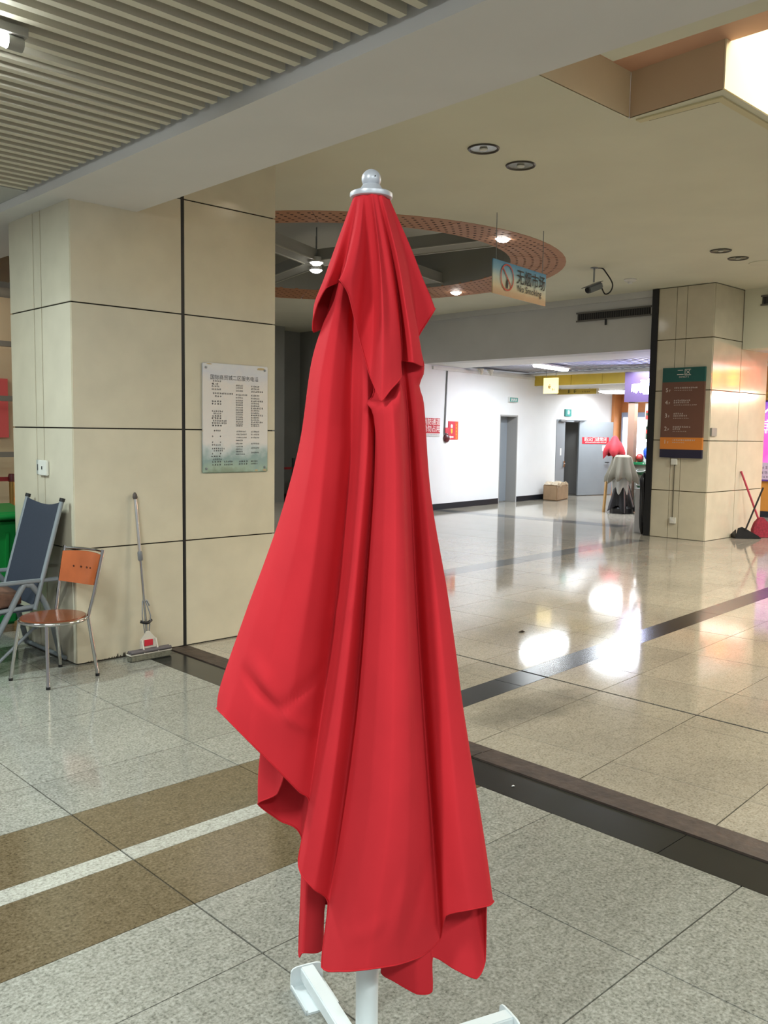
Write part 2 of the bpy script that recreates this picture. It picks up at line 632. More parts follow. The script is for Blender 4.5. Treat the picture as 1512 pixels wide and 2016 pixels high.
d2 = thing('door_2', 'grey steel double door with one leaf swung open', None, wp(6.1, 0, 0), kind='structure')
bm = B()
wbox(bm, 5.22, 5.28, -0.3, 0.01, 0, 1.85)
wbox(bm, 6.94, 7.0, -0.3, 0.01, 0, 1.85)
wbox(bm, 5.28, 6.94, -0.3, 0.01, 1.80, 1.85)
obj('door_frame', bm, GREY_DOOR, d2, bevel=0.003)
bm = B()
wbox(bm, 5.29, 5.68, -0.05, -0.005, 0.01, 1.795)
lf = obj('door_leaf', bm, GREY_DOOR, d2, bevel=0.003, label='narrow closed door leaf with white paper notice')
bm = B()
wbox(bm, 5.44, 5.51, -0.004, -0.001, 1.0, 1.17)
obj('notice_paper', bm, PAINT_WHITE, lf)
bm = B()
wbox(bm, 5.61, 5.66, -0.004, 0.016, 0.72, 0.86)
tube(bm, [wp(5.63, 0.02, 0.8), wp(5.63, 0.05, 0.8), wp(5.55, 0.05, 0.8)], 0.01)
obj('door_handle', bm, CHROME, lf)
# open leaf: hinged right of the gap and swung forward
h0 = wp(6.28, 0.03, 0)
hd = (wp(7.36, 0.42, 0) - h0)
hn = hd.cross(UP).normalized()
bm = B()
obox(bm, h0 + UP * 0.012, hd, hn * 0.045, UP * 1.81)
lf = obj('door_leaf', bm, GREY_DOOR, d2, bevel=0.003, label='wide open door leaf with red sign')
RS = mat('red_sign', '#c62a3a', 0.5)
WHITE_PRINT = mat('white_print', '#f0e9e6', 0.6)
fz = hn * 0.046 if hn.dot(WN) > 0 else hn * -0.001
fo = h0 + fz
hdu = hd.normalized()
nn = hdu.cross(UP)
if nn.dot(WN) < 0:
    pass
bm = B()
obox(bm, fo + hdu * 0.10 + UP * 1.275, hdu * 0.90, nn * 0.004, UP * 0.165)
obj('red_sign_plate', bm, RS, lf)
text_part('防火门请常闭', fo + hdu * 0.55 + UP * 1.35 + nn * 0.005, hdu, UP, 0.075, WHITE_PRINT, lf, align='CENTER', squeeze=1.25)
print_lines([(0.2, 0, 0.72, 0.025, 26)], fo + UP * 1.30 + nn * 0.005, hdu, UP, WHITE_PRINT, lf, 'small_print')
bm = B()
obox(bm, fo + hdu * 0.78 + UP * 1.10, hdu * 0.17, nn * 0.003, UP * 0.14)
obj('paper_label', bm, PAINT_WHITE, lf)
bm = B()
tube(bm, [fo + hdu * 0.98 + UP * 0.82, fo + hdu * 0.98 + UP * 0.82 + nn * 0.05, fo + hdu * 0.85 + UP * 0.82 + nn * 0.05], 0.011)
obj('door_handle', bm, BLACK, lf)
bm = B()
wbox(bm, 5.35, 5.62, 0.012, 0.06, 1.80, 1.85)
tube(bm, [wp(5.5, 0.04, 1.84), wp(6.0, 0.2, 1.845), wp(6.5, 0.13, 1.845)], 0.012)
wbox(bm, 6.1, 6.55, 0.03, 0.10, 1.825, 1.86)
obj('door_closer', bm, ALU, d2)
bm = B()
wbox(bm, 5.2, 7.1, -0.95, -0.9, 0, 2.4)
wbox(bm, 7.0, 7.05, -0.9, -0.3, 0, 2.4)
wbox(bm, 5.15, 5.2, -0.9, -0.3, 0, 2.4)
obj('lobby_lining', bm, GREY_REVEAL, d2)
bm = B()
wbox(bm, 5.2, 7.0, -0.9, -0.885, 0.0, 0.2)
obj('lobby_skirting', bm, BASEB, d2)

# ------------------------------------------------------------------ other walls of the hall
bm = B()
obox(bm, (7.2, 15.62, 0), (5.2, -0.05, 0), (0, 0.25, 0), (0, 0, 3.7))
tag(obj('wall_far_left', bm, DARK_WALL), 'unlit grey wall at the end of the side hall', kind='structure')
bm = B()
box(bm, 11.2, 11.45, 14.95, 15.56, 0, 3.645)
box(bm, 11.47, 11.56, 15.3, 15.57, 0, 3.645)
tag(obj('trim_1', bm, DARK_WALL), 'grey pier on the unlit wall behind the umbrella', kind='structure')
bm = B()
obox(bm, (7.2, 15.585, 0), (5.1, -0.05, 0), (0, 0.03, 0), (0, 0, 0.12))
tag(obj('baseboard_far_left', bm, mat('brown_skirting', '#43302c', 0.5)), 'brown skirting on the unlit wall', kind='structure')
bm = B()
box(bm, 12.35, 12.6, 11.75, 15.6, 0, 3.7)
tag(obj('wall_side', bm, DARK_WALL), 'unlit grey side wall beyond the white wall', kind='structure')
bm = B()
box(bm, 20.8, 21.0, 8.0, 13.2, 0, 2.9)
wall_orange = tag(obj('wall_end', bm, mat('orange_wall_panel', '#c07a45', 0.4, noise=(6, 0.08))), 'orange wood panelled wall at the corridor end', kind='structure')
OR2 = mat('orange_shop_panel', '#d08a35', 0.35, noise=(5, 0.06))

# dropped beams that carry the hall ceiling down to the corridor
bm = B()
box(bm, 12.2, 12.55, 6.82, 12.0, 2.785, 3.75)
tag(obj('trim_2', bm, PAINT_GREY), 'deep grey dropped beam above the bright corridor', kind='structure')
bm = B()
box(bm, 12.98, 13.3, -3, 5.93, 2.785, 3.75)
tag(obj('trim_3', bm, PAINT_CEIL), 'cream dropped beam right of the far tiled pillar', kind='structure')
bm = B()
box(bm, 12.14, 12.2, 6.9, 12.0, 3.55, 3.645)
tag(obj('trim_4', bm, PAINT_GREY), 'thin cornice where the ceiling meets the dropped beam', kind='structure')
# big painted beam over the threshold
bm = B()
box(bm, 2.282, 2.885, -2.6, 9.2, 2.877, 3.9)
tag(obj('trim_5', bm, PAINT_BEAM), 'wide painted beam over the black threshold', kind='structure')

# ------------------------------------------------------------------ hall ceiling with round recess and open void
RC, RO, RI = (7.75, 9.05), 2.97, 2.28


def flat_with_holes(outer, holes, z):
    bm = B()
    edges = []
    for loop in [outer] + holes:
        vs = [bm.verts.new((x, y, z)) for x, y in loop]
        edges += [bm.edges.new((a, b)) for a, b in zip(vs, vs[1:] + vs[:1])]
    bmesh.ops.triangle_fill(bm, use_beauty=True, use_dissolve=False, edges=edges)
    return bm


N = 72
circ = [(RC[0] + RO * math.cos(2 * PI * k / N), RC[1] + RO * math.sin(2 * PI * k / N)) for k in range(N)]
void = [(4.63, -2.9), (10.0, -2.9), (10.0, 2.70), (5.47, 2.70), (5.52, 3.385), (4.36, 3.385), (4.36, 2.96), (4.63, 2.96)]
bm = flat_with_holes([(2.8, -3), (13.2, -3), (13.2, 6.2), (12.4, 7.0), (12.4, 15.8), (2.8, 15.8)], [circ, void], 3.645)
ceiling = tag(obj('ceiling', bm, PAINT_CEIL), 'cream painted hall ceiling with a round recess and an open void', kind='structure')
# recess: perforated ring, dark drum wall, upper board
PERF = bpy.data.materials.new('perforated_orange_board')
PERF.use_nodes = True
nt = PERF.node_tree
pb = nt.nodes['Principled BSDF']
pb.inputs['Base Color'].default_value = lin('#b07c55')
pb.inputs['Roughness'].default_value = 0.6
nm = nt.nodes.new('ShaderNodeTexNoise')
nm.inputs['Scale'].default_value = 2.0
cr = nt.nodes.new('ShaderNodeValToRGB')
cr.color_ramp.elements[0].color = lin('#a8714a')
cr.color_ramp.elements[1].color = lin('#bd8a66')
nt.links.new(nm.outputs['Fac'], cr.inputs['Fac'])
nt.links.new(cr.outputs['Color'], pb.inputs['Base Color'])
# 24 ring panels, each one board
for k in range(24):
    bm = B()
    a0, a1 = 2 * PI * k / 24 + 0.002, 2 * PI * (k + 1) / 24 - 0.002
    inn, outr = [], []
    for i in range(4):
        a = a0 + (a1 - a0) * i / 3
        inn.append((RC[0] + RI * math.cos(a), RC[1] + RI * math.sin(a)))
        outr.append((RC[0] + RO * math.cos(a), RC[1] + RO * math.sin(a)))
    lo = [bm.verts.new((x, y, 3.642)) for x, y in outr] + [bm.verts.new((x, y, 3.688)) for x, y in reversed(inn)]
    hi = [bm.verts.new((v.co.x, v.co.y, v.co.z + 0.015)) for v in lo]
    bm.faces.new(lo)
    bm.faces.new(hi[::-1])
    for i in range(8):
        bm.faces.new((lo[i], lo[(i + 1) % 8], hi[(i + 1) % 8], hi[i]))
    obj('ring_panel', bm, PERF, ceiling)
# drilled holes of the ring: dark discs set just under the boards
bm = B()
for i, rr in enumerate((2.36, 2.46, 2.56, 2.66, 2.76, 2.86)):
    cnt = int(2 * PI * rr / 0.105)
    zz = 3.688 - 0.046 * (rr - RI) / (RO - RI) - 0.0015
    for k in range(cnt):
        a = 2 * PI * (k + 0.5 * (i % 2)) / cnt
        c = Vector((RC[0] + rr * math.cos(a), RC[1] + rr * math.sin(a), zz))
        bm.faces.new([bm.verts.new(c + Vector((0.019 * math.cos(b), 0.019 * math.sin(b), 0))) for b in (0, 1.05, 2.09, 3.14, 4.19, 5.24)])
obj('drilled_holes', bm, mat('hole_shadow', '#3a2418', 0.9), ceiling, stuff=True)
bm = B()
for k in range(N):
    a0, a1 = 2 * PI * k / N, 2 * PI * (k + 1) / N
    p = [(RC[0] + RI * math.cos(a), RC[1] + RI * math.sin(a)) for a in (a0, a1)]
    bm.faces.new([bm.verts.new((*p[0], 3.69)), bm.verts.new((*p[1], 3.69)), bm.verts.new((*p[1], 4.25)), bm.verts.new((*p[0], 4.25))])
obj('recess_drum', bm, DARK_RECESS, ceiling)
bm = B()
bm.faces.new([bm.verts.new((RC[0] + RI * 1.05 * math.cos(2 * PI * k / N), RC[1] + RI * 1.05 * math.sin(2 * PI * k / N), 4.25)) for k in range(N)])
obj('recess_board', bm, mat('recess_top_paint', '#c2c2ba', 0.85), ceiling)
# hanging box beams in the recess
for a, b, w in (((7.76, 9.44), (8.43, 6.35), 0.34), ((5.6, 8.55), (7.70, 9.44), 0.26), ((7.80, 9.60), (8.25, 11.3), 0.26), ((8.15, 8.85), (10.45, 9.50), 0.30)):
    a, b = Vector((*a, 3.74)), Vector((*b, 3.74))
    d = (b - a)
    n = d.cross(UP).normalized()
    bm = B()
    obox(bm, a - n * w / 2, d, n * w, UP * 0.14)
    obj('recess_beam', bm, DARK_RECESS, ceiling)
    bm = B()
    for sgn in (-1, 1):
        obox(bm, a + n * (sgn * w / 2 - 0.012) - UP * 0.012, d, n * 0.024, UP * 0.012)
    obj('beam_edge_strip', bm, mat('edge_strip', '#a9a79a', 0.5), ceiling)

# the void: soffit, faces and upper wall
bm = B()
box(bm, 4.3, 5.53, -2.9, 3.5, 3.95, 4.0)
obj('void_soffit', bm, PAINT_ORANGE, ceiling)
bm = B()
box(bm, 4.3, 5.52, 3.387, 3.5, 3.652, 3.95)
obj('void_face', bm, PAINT_CREAM, ceiling)
bm = B()
v = [(5.47, 2.706), (5.75, 2.706), (5.75, 3.5), (5.52, 3.385)]
prism(bm, [(x + 0.002, y + 0.002, 3.652) for x, y in v], (0, 0, 0.298))
obj('void_face', bm, mat('tan_paint', '#cdb99b', 0.7), ceiling)
bm = B()
box(bm, 5.474, 10.0, 2.696, 2.707, 3.652, 6.4)
obj('void_wall', bm, PAINT_CREAM, ceiling)
bm = B()
box(bm, 10.0, 10.15, -2.9, 2.85, 3.66, 6.4)
box(bm, 4.5, 10.15, -3.05, -2.9, 3.66, 6.4)
box(bm, 5.50, 5.56, -2.9, 2.7, 4.0, 6.4)
obj('void_wall', bm, PAINT_CREAM, ceiling)
bm = B()
box(bm, 4.5, 10.15, -3.05, 2.85, 6.4, 6.5)
obj('void_light_lid', bm, PAINT_CREAM, ceiling)  # unseen lid, added to keep world light out of the void
bm = B()
box(bm, 5.56, 5.62, 2.80, 3.36, 3.634, 3.6445)
box(bm, 5.56, 10.0, 2.75, 2.80, 3.634, 3.6445)
obj('void_lip', bm, mat('lip_paint', '#d3cba6', 0.7), ceiling)

bm = B()
box(bm, 5.62, 5.634, 2.80, 3.30, 3.636, 3.6445)
obj('lip_groove_strip', bm, mat('groove_shade', '#8d886e', 0.8), ceiling)  # dark strip under the ceiling, colour stands in for shade in a groove

# ------------------------------------------------------------------ corridor ceiling beyond the dropped beams
bm = B()
box(bm, 12.56, 16.45, 6.82, 12.6, 3.02, 3.08)
box(bm, 13.31, 16.45, -3, 6.82, 3.02, 3.08)
cor = tag(obj('ceiling', bm, mat('corridor_plenum', '#4a4c58', 0.8)), 'low dark slatted ceiling of the bright corridor', kind='structure')
bm = B()
box(bm, 12.56, 13.55, 6.83, 12.3, 2.79, 2.83)
box(bm, 13.32, 13.9, -3, 6.0, 2.79, 2.83)
box(bm, 16.2, 16.4, -3, 12.6, 2.79, 2.83)
obj('soffit_board', bm, PAINT_WHITE, cor)
bm = B()
y = -2.9
while y < 12.4:
    box(bm, 13.5, 16.3, y, y + 0.05, 2.86, 2.92)
    y += 0.16
obj('ceiling_slats', bm, mat('corridor_slat', '#b9bccb', 0.5), cor, stuff=True)
bm = B()
box(bm, 16.45, 21.0, 7.5, 13.4, 2.56, 2.62)
tag(obj('ceiling', bm, PAINT_WHITE), 'low white ceiling over the far end of the corridor', kind='structure')
bm = B()
obox(bm, wp(0.2, 0.0, 2.70), WD * 3.9, WN * 0.03, UP * 0.06)
tag(obj('trim_7', bm, PAINT_WHITE), 'white cable trunking along the top of the white wall', kind='structure')

# yellow boarded fascia between the two corridor ceilings
fas = thing('trim_8', 'yellow boarded fascia across the corridor', None, (16.42, 11.2, 2.57), kind='structure')
YEL = mat('yellow_board', '#c3a83c', 0.45, noise=(4, 0.05), vary=0.03)
for y0, y1 in ((12.66, 12.02), (12.01, 11.26), (11.25, 10.48), (10.47, 9.93)):
    bm = B()
    box(bm, 16.4, 16.44, y1, y0, 2.575, 2.80)
    obj('fascia_board', bm, YEL, fas)
bm = B()
box(bm, 16.44, 16.5, 7.5, 12.7, 2.57, 2.86)
obj('fascia_core', bm, PAINT_WHITE, fas)

# ------------------------------------------------------------------ slatted ceiling of the near hall
bm = B()
box(bm, -2.6, 2.28, -2.6, 5.56, 3.05, 3.10)
slats = tag(obj('ceiling', bm, PLENUM), 'slatted ceiling of cream battens over the near hall', kind='structure')
bm = B()
box(bm, -2.5, 2.253, 0, 0.038, 2.925, 2.968)
s0 = obj('slat', bm, SLAT, slats)
base = s0.location.copy()
k = 0
y = -2.5
first = True
while y < 5.5:
    s = s0 if first else s0.copy()
    if not first:
        COL.objects.link(s)
        ORG[s] = ORG[s0]
    first = False
    s.location = base + Vector((0, y, 0))
    y += 0.0972
bm = B()
box(bm, -2.6, 2.28, 5.55, 9.3, 2.93, 2.97)
tag(obj('ceiling', bm, mat('grey_board_ceiling', '#b9b9b4', 0.8)), 'flat grey ceiling strip behind the slatted ceiling', kind='structure')

# ------------------------------------------------------------------ the closed red parasol
UA = Vector((1.324, 1.411, 0))
UR = Vector((0.72066, -0.69328, 0))       # to the right as the photographer stands
UN = Vector((-0.69328, -0.72066, 0))      # towards the photographer


def up_(s, d, z):
    return UA + UR * s + UN * d + UP * z


umb = thing('parasol', 'closed red canvas parasol with drooping folds on a white cross base', 'parasol', UA)
bm = B()
tube(bm, [up_(0.001, 0, 0.02), up_(0.0, 0, 0.4), up_(-0.012, 0, 1.99)], 0.0258, 32)
obj('pole', bm, WHITE_METAL, umb, smooth=True)
bm = B()
lathe(bm, [(0.0, 0.085), (0.034, 0.085), (0.034, 0.02), (0.0, 0.02)], UA + UR * 0.001, 28)
obj('base_socket', bm, WHITE_METAL, umb, smooth=True)
LEGD = Vector((0.127, 0.377, 0)).normalized()
LEGE = Vector((0.377, -0.127, 0)).normalized()
for d in (LEGD, LEGE, -LEGD, -LEGE):
    n = d.cross(UP)
    bm = B()
    obox(bm, UA + d * 0.03 - n * 0.019 + UP * 0.022, d * 0.365, n * 0.038, UP * 0.036)
    lg = obj('leg', bm, WHITE_METAL, umb, bevel=0.003)
    bm = B()
    o = UA + d * 0.275
    prism(bm, [o - n * 0.046, o + d * 0.12 - n * 0.046, o + d * 0.12 + n * 0.046, o + n * 0.046], UP * 0.006)
    for sg in (-1, 1):
        prism(bm, [o - n * 0.046 * sg, o + d * 0.12 - n * 0.046 * sg, o + d * 0.12 - n * 0.042 * sg, o - n * 0.042 * sg], UP * 0.014)
    obj('foot_plate', bm, WHITE_METAL, lg)
    bm = B()
    e = UA + d * 0.392
    pr = []
    for k in range(9):
        a = PI * k / 8
        pr.append(e + n * (0.046 * math.copysign(abs(math.cos(a)) ** 0.5, math.cos(a))) + UP * (0.035 + 0.026 * math.sin(a) ** 0.5))
    pr = [e + n * 0.046] + pr + [e - n * 0.046]
    prism(bm, pr, d * 0.005)
    obj('end_cap', bm, WHITE_METAL, lg)

# top cap and ball
bm = B()
lathe(bm, [(0.0, 1.990), (0.041, 1.990), (0.0445, 1.992), (0.0455, 1.996), (0.045, 2.001), (0.041, 2.0035), (0.030, 2.006), (0.025, 2.009), (0.0215, 2.014), (0.0185, 2.019), (0.0, 2.022)], UA + UR * -0.0122, 48)
cap = obj('top_disc', bm, SILVER, umb, smooth=True)
bm = B()
bmesh.ops.create_uvsphere(bm, u_segments=36, v_segments=22, radius=0.0207)
bmesh.ops.translate(bm, verts=bm.verts[:], vec=up_(-0.0125, 0, 2.0305))
ball = obj('finial_ball', bm, SILVER, umb, smooth='all')
bm = B()
lathe(bm, [(0.0, 0.0), (0.0016, 0.0), (0.0016, 0.0012), (0.0, 0.0012)], up_(-0.0125 + 0.0085, 0.0188, 2.0325), 12, UN)
obj('screw_hole', bm, BLACK, ball)

# canvas: columns of (sideways, towards viewer, height) from the hub down to the hem, going once round the pole
MAIN_FOLDS = [
    [(-0.055, 0.000, 1.907), (-0.073, 0.010, 1.768), (-0.084, 0.020, 1.596), (-0.104, 0.020, 1.379), (-0.140, 0.020, 1.111), (-0.172, 0.030, 0.887), (-0.192, 0.030, 0.765)],
    [(-0.062, -0.010, 1.910), (-0.092, -0.010, 1.770), (-0.124, -0.015, 1.619), (-0.151, -0.020, 1.442), (-0.195, -0.020, 1.217), (-0.274, -0.020, 0.986), (-0.324, -0.020, 0.878)],
    [(-0.064, 0.000, 1.907), (-0.100, 0.000, 1.769), (-0.137, 0.000, 1.650), (-0.160, 0.000, 1.476), (-0.206, 0.010, 1.299), (-0.281, 0.020, 1.087), (-0.329, 0.030, 0.942), (-0.336, 0.035, 0.893)],
    [(-0.061, 0.020, 1.903), (-0.091, 0.030, 1.765), (-0.124, 0.040, 1.637), (-0.145, 0.050, 1.466), (-0.187, 0.060, 1.294), (-0.248, 0.080, 1.089), (-0.288, 0.085, 0.947), (-0.308, 0.085, 0.889)],
    [(-0.057, 0.030, 1.901), (-0.083, 0.055, 1.762), (-0.110, 0.080, 1.613), (-0.126, 0.100, 1.446), (-0.157, 0.115, 1.258), (-0.205, 0.125, 1.036), (-0.242, 0.120, 0.915), (-0.251, 0.115, 0.846)],
    [(-0.054, 0.035, 1.900), (-0.074, 0.060, 1.740), (-0.089, 0.085, 1.593), (-0.099, 0.105, 1.446), (-0.119, 0.125, 1.239), (-0.158, 0.120, 0.992), (-0.185, 0.100, 0.843), (-0.197, 0.095, 0.781)],
    [(-0.046, 0.015, 1.905), (-0.056, 0.040, 1.743), (-0.064, 0.060, 1.594), (-0.071, 0.075, 1.446), (-0.086, 0.080, 1.254), (-0.112, 0.075, 1.013), (-0.140, 0.070, 0.810), (-0.153, 0.065, 0.720)],
    [(-0.044, 0.010, 1.906), (-0.047, 0.022, 1.746), (-0.049, 0.035, 1.596), (-0.049, 0.040, 1.445), (-0.066, 0.045, 1.228), (-0.093, 0.045, 0.983), (-0.119, 0.050, 0.781), (-0.131, 0.050, 0.691)],
    [(-0.040, 0.020, 1.903), (-0.036, 0.035, 1.744), (-0.033, 0.060, 1.595), (-0.034, 0.085, 1.447), (-0.047, 0.100, 1.236), (-0.076, 0.100, 0.977), (-0.118, 0.085, 0.738), (-0.152, 0.070, 0.571)],
    [(-0.036, 0.020, 1.904), (-0.030, 0.040, 1.743), (-0.024, 0.075, 1.594), (-0.025, 0.115, 1.448), (-0.039, 0.130, 1.240), (-0.068, 0.130, 0.985), (-0.108, 0.115, 0.739), (-0.143, 0.100, 0.550)],
    [(-0.032, 0.020, 1.904), (-0.021, 0.042, 1.743), (-0.013, 0.078, 1.594), (-0.013, 0.120, 1.448), (-0.029, 0.135, 1.220), (-0.053, 0.135, 0.955), (-0.085, 0.125, 0.699), (-0.115, 0.110, 0.523)],
    [(-0.027, 0.020, 1.904), (-0.011, 0.038, 1.744), (0.001, 0.060, 1.595), (0.002, 0.085, 1.447), (-0.011, 0.090, 1.214), (-0.029, 0.085, 0.940), (-0.059, 0.080, 0.680), (-0.086, 0.075, 0.474)],
    [(-0.022, 0.020, 1.904), (-0.006, 0.036, 1.744), (0.001, 0.065, 1.589), (-0.014, 0.115, 1.559), (0.001, 0.115, 1.531), (0.010, 0.125, 1.418), (-0.001, 0.135, 1.179), (-0.017, 0.135, 0.923), (-0.044, 0.120, 0.664), (-0.098, 0.095, 0.338)],
    [(-0.016, 0.020, 1.904), (0.005, 0.045, 1.743), (0.016, 0.075, 1.584), (0.017, 0.135, 1.555), (0.022, 0.140, 1.520), (0.027, 0.150, 1.419), (0.022, 0.175, 1.186), (0.013, 0.185, 0.939), (-0.002, 0.180, 0.682), (-0.048, 0.155, 0.367)],
    [(-0.010, 0.020, 1.904), (0.014, 0.045, 1.743), (0.033, 0.080, 1.589), (0.037, 0.140, 1.561), (0.040, 0.150, 1.521), (0.045, 0.160, 1.420), (0.048, 0.190, 1.189), (0.048, 0.205, 0.946), (0.041, 0.205, 0.694), (0.001, 0.185, 0.391)],
    [(-0.003, 0.020, 1.904), (0.025, 0.042, 1.744), (0.050, 0.060, 1.617), (0.053, 0.120, 1.588), (0.054, 0.130, 1.521), (0.060, 0.145, 1.419), (0.071, 0.170, 1.186), (0.081, 0.185, 0.940), (0.085, 0.185, 0.685), (0.063, 0.160, 0.386)],
    [(0.003, 0.020, 1.904), (0.035, 0.035, 1.745), (0.063, 0.075, 1.564), (0.071, 0.095, 1.417), (0.085, 0.105, 1.175), (0.102, 0.115, 0.918), (0.119, 0.120, 0.656), (0.118, 0.110, 0.375)],
    [(0.007, 0.035, 1.901), (0.042, 0.040, 1.744), (0.069, 0.045, 1.565), (0.079, 0.050, 1.415), (0.095, 0.050, 1.165), (0.116, 0.055, 0.899), (0.140, 0.060, 0.628), (0.161, 0.060, 0.384)],
    [(0.012, 0.015, 1.905), (0.048, 0.030, 1.746), (0.077, 0.060, 1.564), (0.091, 0.070, 1.416), (0.112, 0.080, 1.171), (0.133, 0.090, 0.911), (0.155, 0.095, 0.644), (0.171, 0.090, 0.457)],
    [(0.015, 0.015, 1.905), (0.057, 0.035, 1.745), (0.087, 0.060, 1.565), (0.103, 0.075, 1.417), (0.135, 0.090, 1.173), (0.165, 0.105, 0.916), (0.194, 0.115, 0.654), (0.221, 0.110, 0.482)],
    [(0.022, 0.025, 1.903), (0.072, 0.030, 1.746), (0.100, 0.045, 1.637), (0.091, 0.030, 1.598), (0.103, 0.035, 1.555), (0.119, 0.045, 1.383), (0.159, 0.055, 1.167), (0.198, 0.070, 0.905), (0.237, 0.080, 0.661), (0.265, 0.080, 0.475)],
    [(0.025, 0.005, 1.908), (0.074, 0.010, 1.749), (0.105, 0.020, 1.641), (0.096, 0.005, 1.599), (0.108, 0.005, 1.554), (0.126, 0.010, 1.359), (0.166, 0.020, 1.138), (0.207, 0.035, 0.883), (0.251, 0.045, 0.634), (0.279, 0.050, 0.469)],
    [(0.024, -0.010, 1.911), (0.070, -0.010, 1.751), (0.101, -0.020, 1.556), (0.120, -0.020, 1.357), (0.158, -0.020, 1.131), (0.196, -0.010, 0.879), (0.237, 0.000, 0.649), (0.268, 0.010, 0.449)],
    [(0.021, -0.020, 1.913), (0.067, -0.025, 1.753), (0.097, -0.040, 1.557), (0.117, -0.045, 1.355), (0.153, -0.045, 1.126), (0.193, -0.040, 0.846), (0.237, -0.025, 0.566), (0.271, -0.010, 0.292)],
    [(0.018, -0.020, 1.913), (0.061, -0.020, 1.752), (0.085, -0.025, 1.556), (0.102, -0.030, 1.356), (0.133, -0.020, 1.107), (0.170, -0.010, 0.832), (0.212, 0.005, 0.532), (0.249, 0.015, 0.265)],
    [(0.015, -0.015, 1.912), (0.050, -0.010, 1.751), (0.074, -0.010, 1.556), (0.088, -0.010, 1.357), (0.110, 0.000, 1.111), (0.137, 0.010, 0.839), (0.167, 0.020, 0.562), (0.199, 0.030, 0.296)],
    [(0.011, -0.010, 1.911), (0.042, 0.000, 1.750), (0.060, 0.005, 1.555), (0.074, 0.010, 1.358), (0.089, 0.015, 1.114), (0.107, 0.020, 0.842), (0.127, 0.030, 0.567), (0.147, 0.035, 0.328)],
    [(0.009, -0.010, 1.911), (0.038, 0.010, 1.748), (0.056, 0.020, 1.555), (0.067, 0.025, 1.359), (0.082, 0.030, 1.117), (0.102, 0.035, 0.847), (0.125, 0.045, 0.551), (0.146, 0.050, 0.256)],
    [(0.005, -0.010, 1.911), (0.029, 0.015, 1.747), (0.042, 0.030, 1.554), (0.052, 0.040, 1.360), (0.064, 0.045, 1.119), (0.079, 0.055, 0.854), (0.097, 0.065, 0.560), (0.112, 0.070, 0.263)],
    [(0.001, -0.012, 1.911), (0.020, 0.012, 1.748), (0.027, 0.025, 1.554), (0.034, 0.035, 1.360), (0.042, 0.040, 1.118), (0.052, 0.050, 0.851), (0.059, 0.055, 0.555), (0.061, 0.050, 0.279)],
    [(0.001, -0.020, 1.913), (0.014, 0.000, 1.749), (0.019, 0.010, 1.554), (0.024, 0.020, 1.358), (0.028, 0.020, 1.114), (0.033, 0.020, 0.841), (0.037, 0.020, 0.537), (0.032, 0.020, 0.280)],
    [(0.001, -0.030, 1.915), (0.014, -0.030, 1.753), (0.021, -0.040, 1.556), (0.028, -0.040, 1.354), (0.036, -0.040, 1.102), (0.043, -0.040, 0.820), (0.046, -0.040, 0.568), (0.048, -0.040, 0.310)],
    [(-0.004, -0.045, 1.918), (0.009, -0.060, 1.757), (0.021, -0.090, 1.557), (0.033, -0.100, 1.349), (0.044, -0.120, 1.086), (0.051, -0.130, 0.789), (0.049, -0.130, 0.589), (0.042, -0.130, 0.385)],
    [(-0.015, -0.040, 1.917), (-0.011, -0.050, 1.755), (-0.011, -0.060, 1.556), (-0.013, -0.060, 1.352), (-0.017, -0.060, 1.097), (-0.023, -0.060, 0.812), (-0.032, -0.060, 0.594), (-0.041, -0.060, 0.371)],
    [(-0.028, -0.045, 1.917), (-0.031, -0.060, 1.756), (-0.043, -0.090, 1.556), (-0.054, -0.110, 1.348), (-0.068, -0.120, 1.084), (-0.085, -0.130, 0.787), (-0.100, -0.120, 0.566), (-0.104, -0.100, 0.373)],
    [(-0.039, -0.030, 1.914), (-0.044, -0.040, 1.754), (-0.053, -0.050, 1.555), (-0.063, -0.050, 1.352), (-0.074, -0.050, 1.098), (-0.086, -0.050, 0.815), (-0.096, -0.045, 0.551), (-0.106, -0.035, 0.298)],
    [(-0.043, -0.030, 1.914), (-0.055, -0.030, 1.752), (-0.069, -0.035, 1.554), (-0.080, -0.030, 1.353), (-0.095, -0.020, 1.104), (-0.115, -0.010, 0.828), (-0.135, 0.000, 0.572), (-0.147, 0.005, 0.315)],
    [(-0.048, -0.035, 1.915), (-0.064, -0.040, 1.753), (-0.083, -0.045, 1.555), (-0.095, -0.050, 1.351), (-0.113, -0.045, 1.099), (-0.136, -0.040, 0.818), (-0.152, -0.035, 0.555), (-0.159, -0.025, 0.298)],
    [(-0.050, -0.035, 1.915), (-0.069, -0.045, 1.754), (-0.092, -0.060, 1.555), (-0.105, -0.070, 1.350), (-0.127, -0.080, 1.091), (-0.149, -0.080, 0.852), (-0.161, -0.075, 0.659), (-0.158, -0.070, 0.553)],
    [(-0.054, -0.030, 1.914), (-0.080, -0.045, 1.754), (-0.106, -0.060, 1.555), (-0.126, -0.080, 1.349), (-0.160, -0.090, 1.089), (-0.202, -0.090, 0.848), (-0.222, -0.085, 0.679), (-0.214, -0.080, 0.590)],
    [(-0.057, -0.025, 1.913), (-0.086, -0.040, 1.753), (-0.117, -0.050, 1.554), (-0.141, -0.060, 1.350), (-0.184, -0.065, 1.117), (-0.233, -0.060, 0.893), (-0.256, -0.055, 0.739), (-0.258, -0.050, 0.641)],
    [(-0.056, -0.020, 1.912), (-0.084, -0.030, 1.752), (-0.108, -0.030, 1.554), (-0.127, -0.030, 1.353), (-0.159, -0.020, 1.126), (-0.198, -0.015, 0.907), (-0.209, -0.010, 0.768), (-0.208, -0.010, 0.683)],
]
